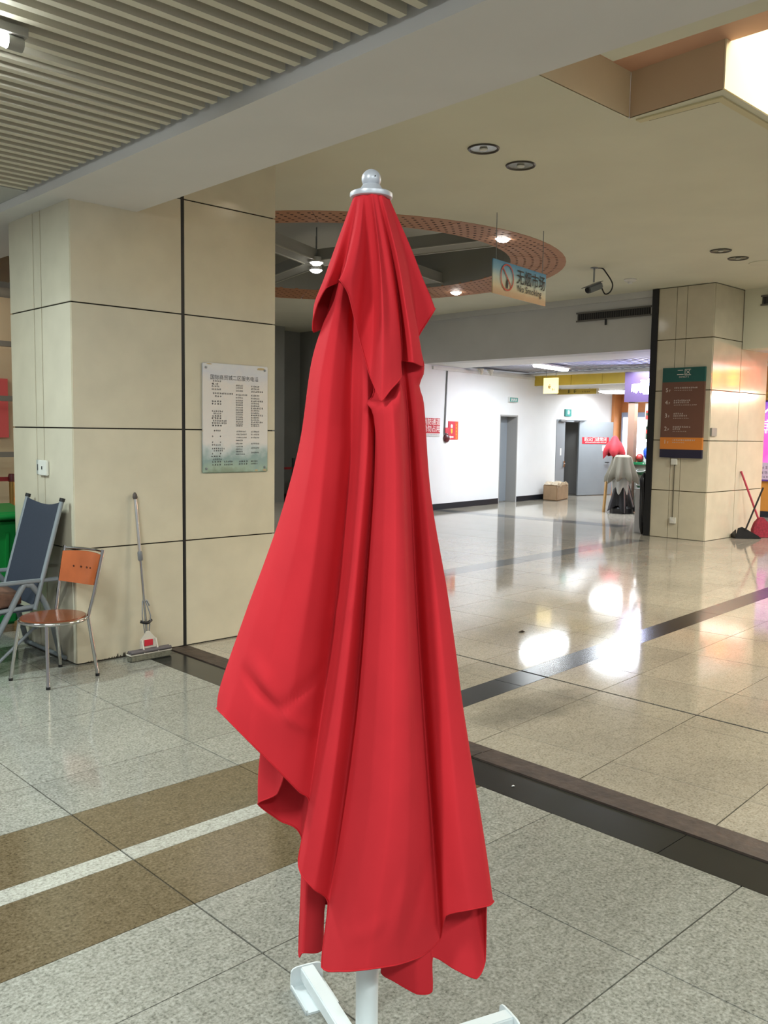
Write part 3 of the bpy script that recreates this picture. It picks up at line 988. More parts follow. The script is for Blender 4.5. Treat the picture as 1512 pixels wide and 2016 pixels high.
CAP_FOLDS = [
    [(-0.048, -0.009, 1.997), (-0.080, -0.015, 1.910), (-0.109, -0.015, 1.830), (-0.130, -0.015, 1.771), (-0.133, -0.010, 1.712)],
    [(-0.049, 0.000, 1.995), (-0.081, 0.000, 1.907), (-0.109, 0.000, 1.827), (-0.130, 0.005, 1.773), (-0.133, 0.010, 1.733)],
    [(-0.046, 0.013, 1.990), (-0.077, 0.025, 1.902), (-0.101, 0.035, 1.827), (-0.116, 0.040, 1.794), (-0.121, 0.040, 1.765)],
    [(-0.043, 0.021, 1.987), (-0.069, 0.040, 1.904), (-0.089, 0.055, 1.834), (-0.099, 0.060, 1.807), (-0.103, 0.060, 1.794)],
    [(-0.038, 0.026, 1.985), (-0.054, 0.035, 1.911), (-0.066, 0.032, 1.849), (-0.072, 0.030, 1.826), (-0.077, 0.030, 1.812)],
    [(-0.033, 0.030, 1.983), (-0.043, 0.062, 1.915), (-0.057, 0.095, 1.847), (-0.065, 0.115, 1.817), (-0.071, 0.125, 1.801)],
    [(-0.028, 0.034, 1.981), (-0.032, 0.068, 1.904), (-0.042, 0.100, 1.831), (-0.048, 0.112, 1.799), (-0.053, 0.112, 1.774)],
    [(-0.024, 0.036, 1.981), (-0.021, 0.045, 1.899), (-0.023, 0.055, 1.804), (-0.029, 0.070, 1.740), (-0.031, 0.085, 1.687)],
    [(-0.019, 0.036, 1.980), (-0.009, 0.045, 1.878), (-0.004, 0.055, 1.763), (-0.005, 0.075, 1.677), (-0.009, 0.095, 1.615)],
    [(-0.015, 0.039, 1.979), (0.001, 0.055, 1.866), (0.007, 0.085, 1.748), (0.010, 0.125, 1.643), (0.008, 0.142, 1.576)],
    [(-0.011, 0.040, 1.979), (0.007, 0.085, 1.860), (0.015, 0.125, 1.743), (0.017, 0.150, 1.631), (0.016, 0.155, 1.561)],
    [(-0.007, 0.039, 1.979), (0.014, 0.070, 1.863), (0.026, 0.100, 1.757), (0.032, 0.130, 1.663), (0.033, 0.145, 1.583)],
    [(-0.001, 0.037, 1.980), (0.025, 0.065, 1.864), (0.042, 0.085, 1.759), (0.052, 0.100, 1.676), (0.055, 0.115, 1.611)],
    [(0.003, 0.034, 1.982), (0.032, 0.042, 1.869), (0.050, 0.045, 1.765), (0.056, 0.050, 1.691), (0.055, 0.055, 1.647)],
    [(0.008, 0.033, 1.983), (0.042, 0.068, 1.864), (0.061, 0.090, 1.759), (0.073, 0.095, 1.687), (0.078, 0.095, 1.643)],
    [(0.013, 0.028, 1.986), (0.050, 0.050, 1.868), (0.073, 0.060, 1.773), (0.091, 0.060, 1.701), (0.103, 0.055, 1.638)],
    [(0.017, 0.019, 1.989), (0.057, 0.030, 1.871), (0.078, 0.030, 1.778), (0.089, 0.025, 1.715), (0.096, 0.020, 1.673)],
    [(0.020, 0.010, 1.991), (0.063, 0.010, 1.875), (0.080, 0.005, 1.803), (0.088, 0.000, 1.750), (0.092, -0.005, 1.704)],
    [(0.025, 0.000, 1.996), (0.074, 0.000, 1.888), (0.101, -0.005, 1.826), (0.117, -0.010, 1.793), (0.128, -0.012, 1.766)],
    [(0.024, -0.013, 1.999), (0.064, -0.030, 1.894), (0.086, -0.040, 1.831), (0.093, -0.045, 1.789), (0.096, -0.050, 1.754)],
    [(0.014, -0.028, 2.003), (0.041, -0.060, 1.900), (0.048, -0.075, 1.837), (0.052, -0.085, 1.783), (0.053, -0.090, 1.728)],
    [(0.001, -0.036, 2.005), (0.011, -0.070, 1.901), (0.012, -0.080, 1.837), (0.011, -0.085, 1.782), (0.009, -0.090, 1.716)],
    [(-0.013, -0.040, 2.005), (-0.016, -0.085, 1.904), (-0.022, -0.110, 1.842), (-0.026, -0.130, 1.777), (-0.028, -0.140, 1.686)],
    [(-0.028, -0.036, 2.004), (-0.044, -0.070, 1.901), (-0.055, -0.080, 1.836), (-0.064, -0.085, 1.781), (-0.068, -0.090, 1.726)],
    [(-0.040, -0.028, 2.002), (-0.064, -0.055, 1.908), (-0.082, -0.070, 1.840), (-0.095, -0.075, 1.780), (-0.102, -0.075, 1.735)],
]



def catmull(p0, p1, p2, p3, t):
    return [0.5 * (2 * b + (c - a) * t + (2 * a - 5 * b + 4 * c - d) * t * t + (3 * b - a - 3 * c + d) * t ** 3) for a, b, c, d in zip(p0, p1, p2, p3)]


def resample(col, n):
    """spline through one fold line, n points spaced evenly along its height"""
    P = [list(p) for p in col]
    dense = []
    for i in range(len(P) - 1):
        p0, p1, p2, p3 = P[max(i - 1, 0)], P[i], P[i + 1], P[min(i + 2, len(P) - 1)]
        for k in range(12):
            dense.append(catmull(p0, p1, p2, p3, k / 12))
    dense.append(P[-1])
    L = [0]
    for a, b in zip(dense, dense[1:]):
        L.append(L[-1] + math.dist(a, b))
    out = []
    j = 0
    for k in range(n):
        want = L[-1] * k / (n - 1)
        while j < len(L) - 2 and L[j + 1] < want:
            j += 1
        t = (want - L[j]) / max(L[j + 1] - L[j], 1e-9)
        out.append([a + (b - a) * min(t, 1) for a, b in zip(dense[j], dense[j + 1])])
    return out


def cloth(folds, rows, sub, thick):
    cols = [resample(c, rows) for c in folds]
    n = len(cols)
    full = []
    for i in range(n):
        for k in range(sub):
            t = k / sub
            line = []
            for r in range(rows):
                q = catmull(cols[i - 1][r], cols[i][r], cols[(i + 1) % n][r], cols[(i + 2) % n][r], t)
                line.append([w * 0.55 + (1 - 0.55) * (a + (b - a) * t) for w, a, b in zip(q, cols[i][r], cols[(i + 1) % n][r])])
            full.append(line)
    bm = B()
    V = [[bm.verts.new(up_(*p)) for p in c] for c in full]
    m = len(V)
    for i in range(m):
        for r in range(rows - 1):
            bm.faces.new((V[i][r], V[i][r + 1], V[(i + 1) % m][r + 1], V[(i + 1) % m][r]))
    hem = [up_(*c[-1]) for c in full]
    return bm, hem


def crease(bm, lines):
    """press sharp pulled creases into the front of the canvas: (s0, z0, s1, z1, depth, width)"""
    for v in bm.verts:
        q = v.co - UA
        d = q.dot(UN)
        if d < 0.045:
            continue
        s, z = q.dot(UR), q.z
        for s0, z0, s1, z1, dep, wid in lines:
            L2 = (s1 - s0) ** 2 + (z1 - z0) ** 2
            t = min(1, max(0, ((s - s0) * (s1 - s0) + (z - z0) * (z1 - z0)) / L2))
            dd = math.hypot(s - s0 - t * (s1 - s0), z - z0 - t * (z1 - z0))
            fade = math.sin(PI * min(1, max(0.08, 0.1 + 0.85 * t)))
            v.co += UN * (dep * fade * math.exp(-(dd / wid) ** 2))


def wrinkle(bm, amp, seed):
    from mathutils import noise
    off = Vector((seed, seed * 1.7, seed * 0.3))
    bm.normal_update()
    for v in bm.verts:
        p = v.co
        k = noise.noise(Vector((p.x * 9, p.y * 9, p.z * 3.5)) + off) * 0.7 + noise.noise(Vector((p.x * 22, p.y * 22, p.z * 7)) + off) * 0.3
        v.co = p + v.normal * (amp * k)


bm, hem = cloth(MAIN_FOLDS, 110, 8, 0.001)
wrinkle(bm, 0.0025, 1.3)
crease(bm, [(-0.267, 0.993, -0.188, 0.910, -0.012, 0.010), (-0.188, 0.910, -0.095, 1.003, -0.010, 0.012), (-0.188, 0.912, -0.119, 0.853, 0.007, 0.010), (-0.244, 1.020, -0.184, 0.929, 0.008, 0.016), (-0.095, 1.090, -0.032, 1.155, 0.005, 0.012), (0.081, 0.586, 0.051, 0.430, 0.006, 0.014), (0.129, 0.599, 0.084, 0.419, -0.008, 0.014), (-0.034, 0.446, 0.040, 0.503, 0.004, 0.014)])
canopy = obj('canopy', bm, RED_CLOTH, umb, smooth='all')
bm = B()
tube(bm, hem + hem[:1], 0.0016, 6, cap=False)
obj('hem', bm, RED_HEM, canopy, smooth='all')
for c in CAP_FOLDS:
    c[0] = (c[0][0], c[0][1], 1.9945)
bm, hem = cloth(CAP_FOLDS, 44, 7, 0.001)
wrinkle(bm, 0.002, 4.1)
vent = obj('vent_cap', bm, RED_CLOTH, umb, smooth='all')
bm = B()
tube(bm, hem + hem[:1], 0.0014, 6, cap=False)
obj('hem', bm, RED_HEM, vent, smooth='all')
# folded ribs inside the canvas
for k in range(4):
    a = PI / 4 + k * PI / 2
    d = UR * math.cos(a) + UN * math.sin(a)
    bm = B()
    tube(bm, [UA + UR * -0.011 + d * 0.027 + UP * 1.90, UA + UR * -0.004 + d * 0.030 + UP * 0.42], 0.006, 8)
    obj('rib', bm, ALU, umb, smooth=True)

# ------------------------------------------------------------------ near tiled pillar
PX0, PX1, PY = 2.436, 3.985, 5.318
pil = thing('pillar', 'large beige stone clad pillar with an information board, left of the parasol', 'pillar', (3.2, 5.8, 0), kind='structure')
bm = B()
box(bm, PX0 + 0.012, PX1 - 0.012, PY + 0.014, 6.25, 0, 3.66)
obj('pillar_core', bm, JOINT_DARK, pil)
ZJ = [0.004, 0.737, 1.497, 2.267, 3.02, 3.64]
for z0, z1 in zip(ZJ, ZJ[1:]):
    for x0, x1 in ((PX0 + 0.004, 3.206), (3.232, PX1)):
        bm = B()
        box(bm, x0, x1, PY, PY + 0.016, z0 + 0.004, z1 - 0.004)
        obj('stone_panel', bm, PANEL, pil, bevel=0.0015)
    for y0, y1 in ((PY + 0.006, 5.739), (5.749, 5.855), (5.865, 6.255)):
        bm = B()
        box(bm, PX0, PX0 + 0.014, y0, y1 - 0.001, z0 + 0.004, z1 - 0.004)
        obj('stone_panel', bm, PANEL, pil, bevel=0.0015)
    bm = B()
    box(bm, PX1 - 0.014, PX1, PY + 0.018, 6.25, z0 + 0.004, z1 - 0.004)
    obj('stone_panel', bm, PANEL, pil)
bm = B()
box(bm, 3.206, 3.232, PY + 0.004, PY + 0.02, 0, 3.64)
obj('guide_rail', bm, BLACK, pil)
bm = B()
rn = random.Random(5)
for k in range(26):
    x = 2.50 + k * 0.016 + rn.uniform(0, .01)
    h = rn.uniform(0.006, 0.03) if k > 9 else rn.uniform(0.002, 0.008)
    bm.faces.new([bm.verts.new(p) for p in ((x, PY - 0.0008, 0.006), (x + 0.014, PY - 0.0008, 0.006), (x + 0.010, PY - 0.0008, 0.008 + h), (x + 0.003, PY - 0.0008, 0.006 + h * 0.7))])
obj('chipped_edge', bm, mat('chipped_mortar', '#4c463b', 0.9), pil)

# information board screwed to the pillar
ib = thing('information_board', 'weathered white telephone list board with landscape print on pillar', 'board', (3.635, PY, 1.195))
IBM = bpy.data.materials.new('printed_board')
IBM.use_nodes = True
nt = IBM.node_tree
b_ = nt.nodes['Principled BSDF']
b_.inputs['Roughness'].default_value = 0.18
tc = nt.nodes.new('ShaderNodeTexCoord')
sp = nt.nodes.new('ShaderNodeSeparateXYZ')
nt.links.new(tc.outputs['Object'], sp.inputs[0])
nz = nt.nodes.new('ShaderNodeTexNoise')
nz.inputs['Scale'].default_value = 9
nz.inputs['Detail'].default_value = 6
nt.links.new(tc.outputs['Object'], nz.inputs['Vector'])
ad = nt.nodes.new('ShaderNodeMath')
ad.operation = 'MULTIPLY_ADD'
ad.inputs[1].default_value, ad.inputs[2].default_value = 0.22, -0.11
nt.links.new(nz.outputs['Fac'], ad.inputs[0])
a2 = nt.nodes.new('ShaderNodeMath')
a2.operation = 'ADD'
nt.links.new(sp.outputs['Z'], a2.inputs[0])
nt.links.new(ad.outputs[0], a2.inputs[1])
cr = nt.nodes.new('ShaderNodeValToRGB')
e = cr.color_ramp.elements
e[0].position, e[0].color = 0.0, lin('#8b9a86')
e[1].position, e[1].color = 0.82, lin('#dcdad6')
for p, c in ((0.04, '#9fb2a2'), (0.10, '#8fa5a2'), (0.16, '#c3cbcb'), (0.22, '#dad6d2'), (0.62, '#dcd6d0'), (0.70, '#cfd0d6')):
    k = e.new(p)
    k.color = lin(c)
nt.links.new(a2.outputs[0], cr.inputs['Fac'])
nt.links.new(cr.outputs['Color'], b_.inputs['Base Color'])
bm = B()
box(bm, 3.358, 3.914, PY - 0.012, PY - 0.002, 1.197, 1.958)
obj('panel', bm, IBM, ib, bevel=0.006)
INK = mat('dark_ink', '#4c4a4c', 0.6)
FX, FY = Vector((1, 0, 0)), PY - 0.0125
io_ = (3.358, FY, 1.197)
text_part('国际商贸城二区服务电话', (3.625, FY, 1.848), (1, 0, 0), (0, 0, 1), 0.027, INK, ib, align='CENTER', squeeze=1.0)
rows_ = []
rr = random.Random(11)
ys = [.632, .613, .596, .576, .548, .528, .508, .492, .475, .458, .441, .424, .408, .391, .375, .358, .342]
c1 = {0: (.085, .07, 5), 1: (.075, .06, 2), 2: (.075, .065, 5), 3: (.075, .08, 6), 4: (.085, .17, 12), 5: (.10, .06, 3), 7: (.075, .085, 4), 8: (.075, .085, 4), 11: (.075, .095, 6), 12: (.09, .065, 5), 13: (.075, .085, 4), 14: (.075, .085, 4), 15: (.085, .115, 8), 16: (.075, .125, 9)}
for i, y in enumerate(ys):
    if i in c1:
        x, w, k = c1[i]
        rows_.append((x, y, w, .012, k))
    if i >= 1:
        rows_.append((.275, y - .004, .062 if i != 4 else .10, .012, 8))
        rows_.append((.405, y - .006, .075 if i % 3 else .11, .012, 6))
for x, y, w, k in ((.075, .325, .09, 4), (.09, .29, .06, 4), (.075, .25, .015, 1), (.14, .25, .015, 1), (.075, .21, .015, 1), (.14, .21, .015, 1), (.075, .19, .075, 5), (.075, .165, .11, 7), (.09, .15, .08, 5),
                   (.075, .13, .015, 1), (.14, .13, .015, 1), (.07, .11, .08, 4), (.08, .09, .08, 5), (.075, .073, .08, 4), (.075, .052, .08, 4), (.175, .073, .075, 5), (.175, .052, .075, 5), (.30, .073, .08, 4), (.30, .055, .08, 4), (.405, .073, .06, 5), (.405, .055, .06, 5),
                   (.275, .325, .06, 6), (.28, .285, .085, 8), (.28, .265, .09, 8), (.28, .243, .09, 8), (.275, .222, .06, 6), (.275, .20, .06, 6), (.275, .178, .06, 6), (.275, .16, .06, 6), (.275, .143, .06, 6), (.275, .125, .08, 8),
                   (.405, .325, .075, 6), (.405, .285, .075, 6), (.405, .265, .075, 6), (.405, .243, .075, 6), (.405, .20, .075, 6), (.405, .168, .075, 6), (.405, .135, .07, 6)):
    rows_.append((x, y, w, .011, k))
print_lines(rows_, io_, (1, 0, 0), (0, 0, 1), INK, ib, 'print', rr)
bm = B()
rn = random.Random(9)
for x0, z0, w, h in ((3.385, 1.945, .06, .01), (3.80, 1.925, .10, .022), (3.79, 1.200, .04, .02), (3.86, 1.202, .05, .016), (3.359, 1.48, .006, .02)):
    pts = []
    for k in range(8):
        a = 2 * PI * k / 8
        pts.append((x0 + w / 2 + w / 2 * math.cos(a) * rn.uniform(.6, 1), FY - 0.0002, z0 + h / 2 + h / 2 * math.sin(a) * rn.uniform(.6, 1)))
    bm.faces.new([bm.verts.new(p) for p in pts])
obj('peeled_patches', bm, mat('peeled_tape', '#b6a37c', 0.7), ib, stuff=True)
for x, z in ((3.388, 1.925), (3.885, 1.930), (3.388, 1.228), (3.885, 1.232)):
    bm = B()
    lathe(bm, [(0, 0), (0.009, 0), (0.008, 0.004), (0, 0.005)], (x, FY, z), 12, Vector((0, -1, 0)))
    obj('screw', bm, ALU, ib)

# socket with a plug on the pillar's side
so = thing('wall_socket', 'white double wall socket box on the pillar side face', 'socket', (PX0, 5.76, 1.18))
bm = B()
box(bm, PX0 - 0.022, PX0 - 0.002, 5.672, 5.80, 1.185, 1.285)
obj('socket_box', bm, mat('socket_plastic', '#d9d8cf', 0.4), so, bevel=0.004)
bm = B()
box(bm, PX0 - 0.008, PX0 - 0.002, 5.80, 5.855, 1.19, 1.285)
obj('face_plate', bm, mat('plate_grey', '#a7aba4', 0.4), so)
bm = B()
box(bm, PX0 - 0.012, PX0 - 0.008, 5.815, 5.835, 1.215, 1.255)
obj('pin_slot', bm, BLACK, so)
bm = B()
box(bm, PX0 - 0.026, PX0 - 0.022, 5.73, 5.738, 1.225, 1.245)
obj('pin_slot', bm, BLACK, so)

# ------------------------------------------------------------------ chrome chair with orange veneer
ch = thing('chair', 'chrome tube chair with orange veneer backrest and round brown seat', 'chair', (2.211, 5.133, 0))
CF = Vector((-0.964, -0.265, 0)).normalized()     # forward
CS = CF.cross(UP)                                  # to the sitter's right
cc = Vector((2.211, 5.133, 0))
SZ = 0.375


def chp(f, s, z):
    return cc + CF * f + CS * s + UP * z


R0 = 0.185
bm = B()
seat_pts = [chp(R0 * math.cos(a) * 1.02, R0 * math.sin(a), 0) for a in [2 * PI * k / 40 for k in range(40)]]
prism(bm, [p + UP * (SZ - 0.008) for p in seat_pts], UP * 0.014)
obj('seat', bm, BROWN_SEAT, ch, bevel=0.004)
bm = B()
tube(bm, [chp((R0 + 0.004) * 1.02 * math.cos(2 * PI * k / 40), (R0 + 0.004) * math.sin(2 * PI * k / 40), SZ - 0.012) for k in range(41)], 0.011, 10, cap=False)
obj('seat_ring', bm, CHROME, ch, smooth='all')
legs = (((1.994, 5.245), (0.145, -0.12)), ((2.081, 4.92), (0.145, 0.12)))
for (gx, gy), (f0, s0_) in legs:
    a = chp(f0, s0_, SZ - 0.015)
    best = min(((f0, s0_), (f0, -s0_)), key=lambda q: (chp(q[0], q[1], 0) - Vector((gx, gy, 0))).length)
    a = chp(best[0], best[1], SZ - 0.015)
    bm = B()
    tube(bm, [a, Vector((gx, gy, 0.012))], 0.0105, 12)
    lg = obj('leg', bm, CHROME, ch, smooth=True)
    bm = B()
    tube(bm, [Vector((gx, gy, 0.0)), Vector((gx, gy, 0.016))], 0.0125, 12)
    obj('foot_cap', bm, BLACK, lg)
tops = []
for (gx, gy), sg in (((2.427, 5.015), 1), ((2.344, 5.351), -1)):
    q = min((1, -1), key=lambda w: (chp(-0.12, 0.13 * w, 0) - Vector((gx, gy, 0))).length)
    a = chp(-0.135, 0.145 * q, SZ - 0.01)
    t = chp(-0.235, 0.170 * q, 0.765)
    m_ = chp(-0.17, 0.16 * q, SZ + 0.13)
    bm = B()
    tube(bm, [Vector((gx, gy, 0.012)), a, m_, t], 0.0105, 12)
    lg = obj('leg', bm, CHROME, ch, smooth=True, label='rear chrome leg running up into the back post')
    bm = B()
    tube(bm, [Vector((gx, gy, 0.0)), Vector((gx, gy, 0.016))], 0.0125, 12)
    obj('foot_cap', bm, BLACK, lg)
    tops.append((q, t))
tops.sort()
bm = B()
pa, pb_ = tops[0][1] + UP * -0.012, tops[1][1] + UP * -0.012
tube(bm, smooth_path([pa, pa * 0.7 + pb_ * 0.3 - CF * 0.03, pa * 0.3 + pb_ * 0.7 - CF * 0.03, pb_], 5), 0.008, 10)
obj('back_rail', bm, CHROME, ch, smooth=True)
bm = B()
G = []
for i in range(13):
    t = i / 12
    col = []
    for z in (0.555, 0.60, 0.64, 0.69, 0.735):
        f = -0.17 - 0.065 * (z - 0.505) / 0.26
        s = (-0.166 + 0.332 * t) * (0.93 + 0.07 * (z - 0.55) / 0.18)
        bow = -0.030 * (1 - (2 * t - 1) ** 2)
        zz = z + 0.008 * (1 - (2 * t - 1) ** 2) * (1 if z > 0.64 else -1)
        col.append((f + bow + 0.014, s, zz))
    G.append(col)
for off, flip in ((0.0, False), (-0.009, True)):
    vs = [[bm.verts.new(chp(f + off, s, z)) for f, s, z in col] for col in G]
    for i in range(12):
        for j in range(4):
            bm.faces.new((vs[i][j], vs[i + 1][j], vs[i + 1][j + 1], vs[i][j + 1]))
    if not flip:
        A_ = vs
loopA = [A_[i][0] for i in range(13)] + [A_[12][j] for j in range(1, 5)] + [A_[i][4] for i in range(11, -1, -1)] + [A_[0][j] for j in range(3, 0, -1)]
loopB = [vs[i][0] for i in range(13)] + [vs[12][j] for j in range(1, 5)] + [vs[i][4] for i in range(11, -1, -1)] + [vs[0][j] for j in range(3, 0, -1)]
for i in range(len(loopA)):
    k = (i + 1) % len(loopA)
    bm.faces.new((loopA[i], loopA[k], loopB[k], loopB[i]))
bk = obj('backrest', bm, ORANGE_WOOD, ch, smooth=True)
for t in (0.30, 0.47, 0.62, 0.72):
    bm = B()
    s = -0.178 + 0.356 * (1 - t)
    bow = -0.030 * (1 - (2 * t - 1) ** 2)
    p = chp(-0.17 - 0.065 * 0.135 / 0.26 + bow + 0.0135, s, 0.648)
    lathe(bm, [(0, 0), (0.006, 0), (0.006, 0.002), (0, 0.002)], p, 10, CF)
    obj('finger_hole', bm, mat('hole_dark', '#4a2412', 0.8), bk)

# ------------------------------------------------------------------ folding recliner leaning back against the pillar's side
rc = thing('recliner', 'folding recliner with navy sling back and grey tube frame against the pillar', 'recliner', (2.1, 5.65, 0))
YN, YF = 5.375, 5.90
TOPX, TOPZ, BOTX, BOTZ = 2.385, 1.045, 2.205, 0.40


def rail_pt(y, t):
    return Vector((BOTX + (TOPX - BOTX) * t, y, BOTZ + (TOPZ - BOTZ) * t))


for y in (YN, YF):
    bm = B()
    tube(bm, [rail_pt(y, -0.03), rail_pt(y, 1.0)], 0.014, 12)
    rl = obj('back_rail', bm, GREY_TUBE, rc, smooth=True)
    bm = B()
    tube(bm, [rail_pt(y, 0.99), rail_pt(y, 1.022)], 0.0175, 12)
    obj('end_cap', bm, BLACK, rl)
bm = B()
rowsN = 14
gv = []
for i in range(rowsN + 1):
    t = 0.0 + 0.985 * i / rowsN
    line = []
    for j in range(11):
        w = j / 10
        p = rail_pt(YN + 0.012 + (YF - YN - 0.024) * w, t)
        sag = math.sin(PI * w)
        p += Vector((-0.006 + 0.018 * sag, 0, -0.03 * sag * (1 if i == rowsN else 0.0)))
        line.append(bm.verts.new(p))
    gv.append(line)
for i in range(rowsN):
    for j in range(10):
        bm.faces.new((gv[i][j], gv[i][j + 1], gv[i + 1][j + 1], gv[i + 1][j]))
obj('sling', bm, NAVY, rc, smooth='all')
for y, tag_ in ((YN + 0.012, 'n'), (YF + 0.03, 'f')):
    bm = B()
    prism(bm, [(1.55, y - 0.022, 0.545), (2.40, y - 0.022, 0.545), (2.40, y + 0.022, 0.545), (1.55, y + 0.022, 0.545)], UP * 0.022)
    obj('armrest', bm, GREY_TUBE, rc, bevel=0.006)
    bm = B()
    tube(bm, smooth_path([(2.418, y + 0.12, 0.02), (2.30, y + 0.03, 0.36), (2.20, y, 0.515), (2.165, y, 0.535), (2.125, y, 0.515), (1.98, y, 0.25), (1.84, y, 0.012)], 6), 0.018, 12)
    obj('leg', bm, GREY_TUBE, rc, smooth=True)
    bm = B()
    tube(bm, [(2.21, y, 0.40), (1.62, y, 0.37), (1.5, y, 0.012)], 0.014, 12)
    obj('seat_rail', bm, GREY_TUBE, rc, smooth=True)
    bm = B()
    tube(bm, [(1.95, y, 0.06), (2.22, y + 0.02, 0.27)], 0.010, 10)
    tube(bm, [(2.212, y + 0.02, 0.262), (2.235, y + 0.02, 0.284)], 0.018, 10)
    obj('brace', bm, GREY_TUBE, rc, smooth=True)
bm = B()
tube(bm, [(2.418, YN + 0.07, 0.028), (2.418, YF + 0.16, 0.028)], 0.014, 12)
obj('floor_bar', bm, GREY_TUBE, rc, smooth=True)
bm = B()
tube(bm, [(1.84, YN + 0.012, 0.014), (1.84, YF + 0.03, 0.014)], 0.013, 12)
obj('floor_bar', bm, GREY_TUBE, rc, smooth=True)
bm = B()
box(bm, 1.6, 2.19, YN + 0.01, YF - 0.01, 0.372, 0.385)
obj('seat_sling', bm, NAVY, rc)
cu_ = bmesh.new()
bmesh.ops.create_cube(cu_, size=1)
bmesh.ops.subdivide_edges(cu_, edges=cu_.edges[:], cuts=5, use_grid_fill=True)
for v in cu_.verts:
    x, y, z = v.co
    r_ = 1 - 0.25 * max(abs(x), abs(y)) ** 4 * 4
    v.co = Vector((1.92 + x * 0.44, 5.64 + y * 0.42, 0.445 + z * 0.10 * (0.55 + 0.9 * (0.25 - x * x) * 2 + 0.9 * (0.25 - y * y) * 2)))
    v.co.z += 0.006 * math.sin(x * 19) * math.sin(y * 17)
cush = obj('seat_cushion', cu_, BROWN_CUSHION, None, smooth='all')
tag(cush, 'brown padded seat cushion lying on the recliner', 'cushion')

# ------------------------------------------------------------------ sponge mop leaning on the pillar
mp = thing('mop', 'sponge mop with telescopic chrome handle leaning against the beige pillar', 'mop', (2.866, 5.19, 0))
mt, mb = Vector((2.836, 5.293, 1.085)), Vector((2.868, 5.205, 0.125))


def mpp(t):
    return mb + (mt - mb) * t


bm = B()
tube(bm, [mpp(0.0), mpp(0.56)], 0.0085, 12)
obj('lower_pole', bm, CHROME, mp, smooth=True)
bm = B()
tube(bm, [mpp(0.55), mpp(0.975)], 0.0105, 12)
obj('upper_pole', bm, mat('bright_metal', '#d0d0ce', 0.3, metal=0.9), mp, smooth=True)
bm = B()
tube(bm, [mpp(0.535), mpp(0.545), mpp(0.59), mpp(0.60)], [0.013, 0.0165, 0.0165, 0.013], 14)
obj('grip_collar', bm, mat('collar_grey', '#6c6d70', 0.5), mp, smooth=True)
bm = B()
tube(bm, [mpp(0.955), mpp(0.965), mpp(0.985), mpp(1.0)], [0.013, 0.0165, 0.014, 0.005], 14)
obj('hanging_tip', bm, mat('tip_brown', '#4a413d', 0.6), mp, smooth=True)
MX = Vector((1, 0.0, 0))
bm = B()
for sg in (-1, 1):
    tube(bm, [mpp(0.26) + MX * 0.012 * sg, mpp(0.16) + MX * 0.030 * sg - Vector((0, 0.015, 0)), mpp(0.02) + MX * 0.012 * sg], 0.004, 8)
tube(bm, [mpp(0.265) - MX * 0.008, mpp(0.262) + MX * 0.02, mpp(0.225) + MX * 0.036], 0.006, 8)
obj('lever_linkage', bm, ALU, mp, smooth=True)
bm = B()
tube(bm, smooth_path([mpp(0.12) - MX * 0.04 + UP * 0.004, mpp(0.113) - Vector((0, 0.016, 0)), mpp(0.12) + MX * 0.04 + UP * 0.004], 6), 0.010, 10)
obj('lever_grip', bm, BLACK, mp, smooth=True)
hc = Vector((2.866, 5.175, 0))
CREAMP = mat('cream_plastic', '#cfc9bd', 0.45)
bm = B()
prism(bm, [hc + Vector((x, 0.012, z)) for x, z in ((-0.055, 0.055), (0.055, 0.055), (0.058, 0.125), (0.030, 0.155), (0.012, 0.18), (-0.012, 0.18), (-0.030, 0.155), (-0.058, 0.125))], (0, 0.014, 0))
hb = obj('head_bracket', bm, CREAMP, mp, bevel=0.003)
bm = B()
box(bm, hc.x - 0.030, hc.x + 0.030, hc.y + 0.008, hc.y + 0.012, 0.085, 0.125)
obj('red_sticker', bm, RS, hb)
for x in (-0.05, 0.05):
    bm = B()
    tube(bm, [hc + Vector((x, 0.006, 0.13)), hc + Vector((x, -0.022, 0.06)), hc + Vector((x, -0.026, 0.045))], 0.0055, 8)
    obj('squeeze_arm', bm, CREAMP, mp, smooth=True)
bm = B()
box(bm, hc.x - 0.152, hc.x + 0.152, hc.y - 0.026, hc.y + 0.030, 0.040, 0.048)
obj('head_plate', bm, CREAMP, mp, bevel=0.002)
for y0 in (-0.022, 0.008):
    bm = B()
    tube(bm, [hc + Vector((-0.145, y0, 0.060)), hc + Vector((0.145, y0, 0.060))], 0.0115, 12)
    obj('roller', bm, mat('roller_grey', '#5c575a', 0.6), mp, smooth=True)
bm = B()
box(bm, hc.x - 0.148, hc.x + 0.148, hc.y - 0.030, hc.y + 0.034, 0.001, 0.040)
obj('sponge', bm, mat('old_sponge', '#6b6a5c', 0.95, noise=(60, 0.25), bump=(120, 0.4)), mp, bevel=0.006)

# ------------------------------------------------------------------ green bin and things seen left of the pillar
gb = thing('wheeled_bin', 'green plastic wheeled bin behind the recliner at the left edge', 'bin', (2.34, 6.72, 0))
bm = B()
pr0 = [(2.08, 6.45), (2.58, 6.45), (2.58, 7.0), (2.08, 7.0)]
lo = [bm.verts.new((2.33 + (x - 2.33) * 0.82, 6.72 + (y - 6.72) * 0.82, 0.06)) for x, y in pr0]
hi = [bm.verts.new((x, y, 0.84)) for x, y in pr0]
bm.faces.new(lo[::-1])
bm.faces.new(hi)
for i in range(4):
    bm.faces.new((lo[i], lo[(i + 1) % 4], hi[(i + 1) % 4], hi[i]))
obj('bin_body', bm, GREEN_PLASTIC, gb, bevel=0.02)
for k in range(3):
    bm = B()
    x = 2.20 + k * 0.13
    obox(bm, (2.33 + (x - 2.33) * 0.84, 6.485, 0.12), (0.02, 0, 0), (0, 0.03, 0), (0.02 * (x - 2.33), -0.045, 0.62))
    obj('rib', bm, GREEN_PLASTIC, gb)
bm = B()
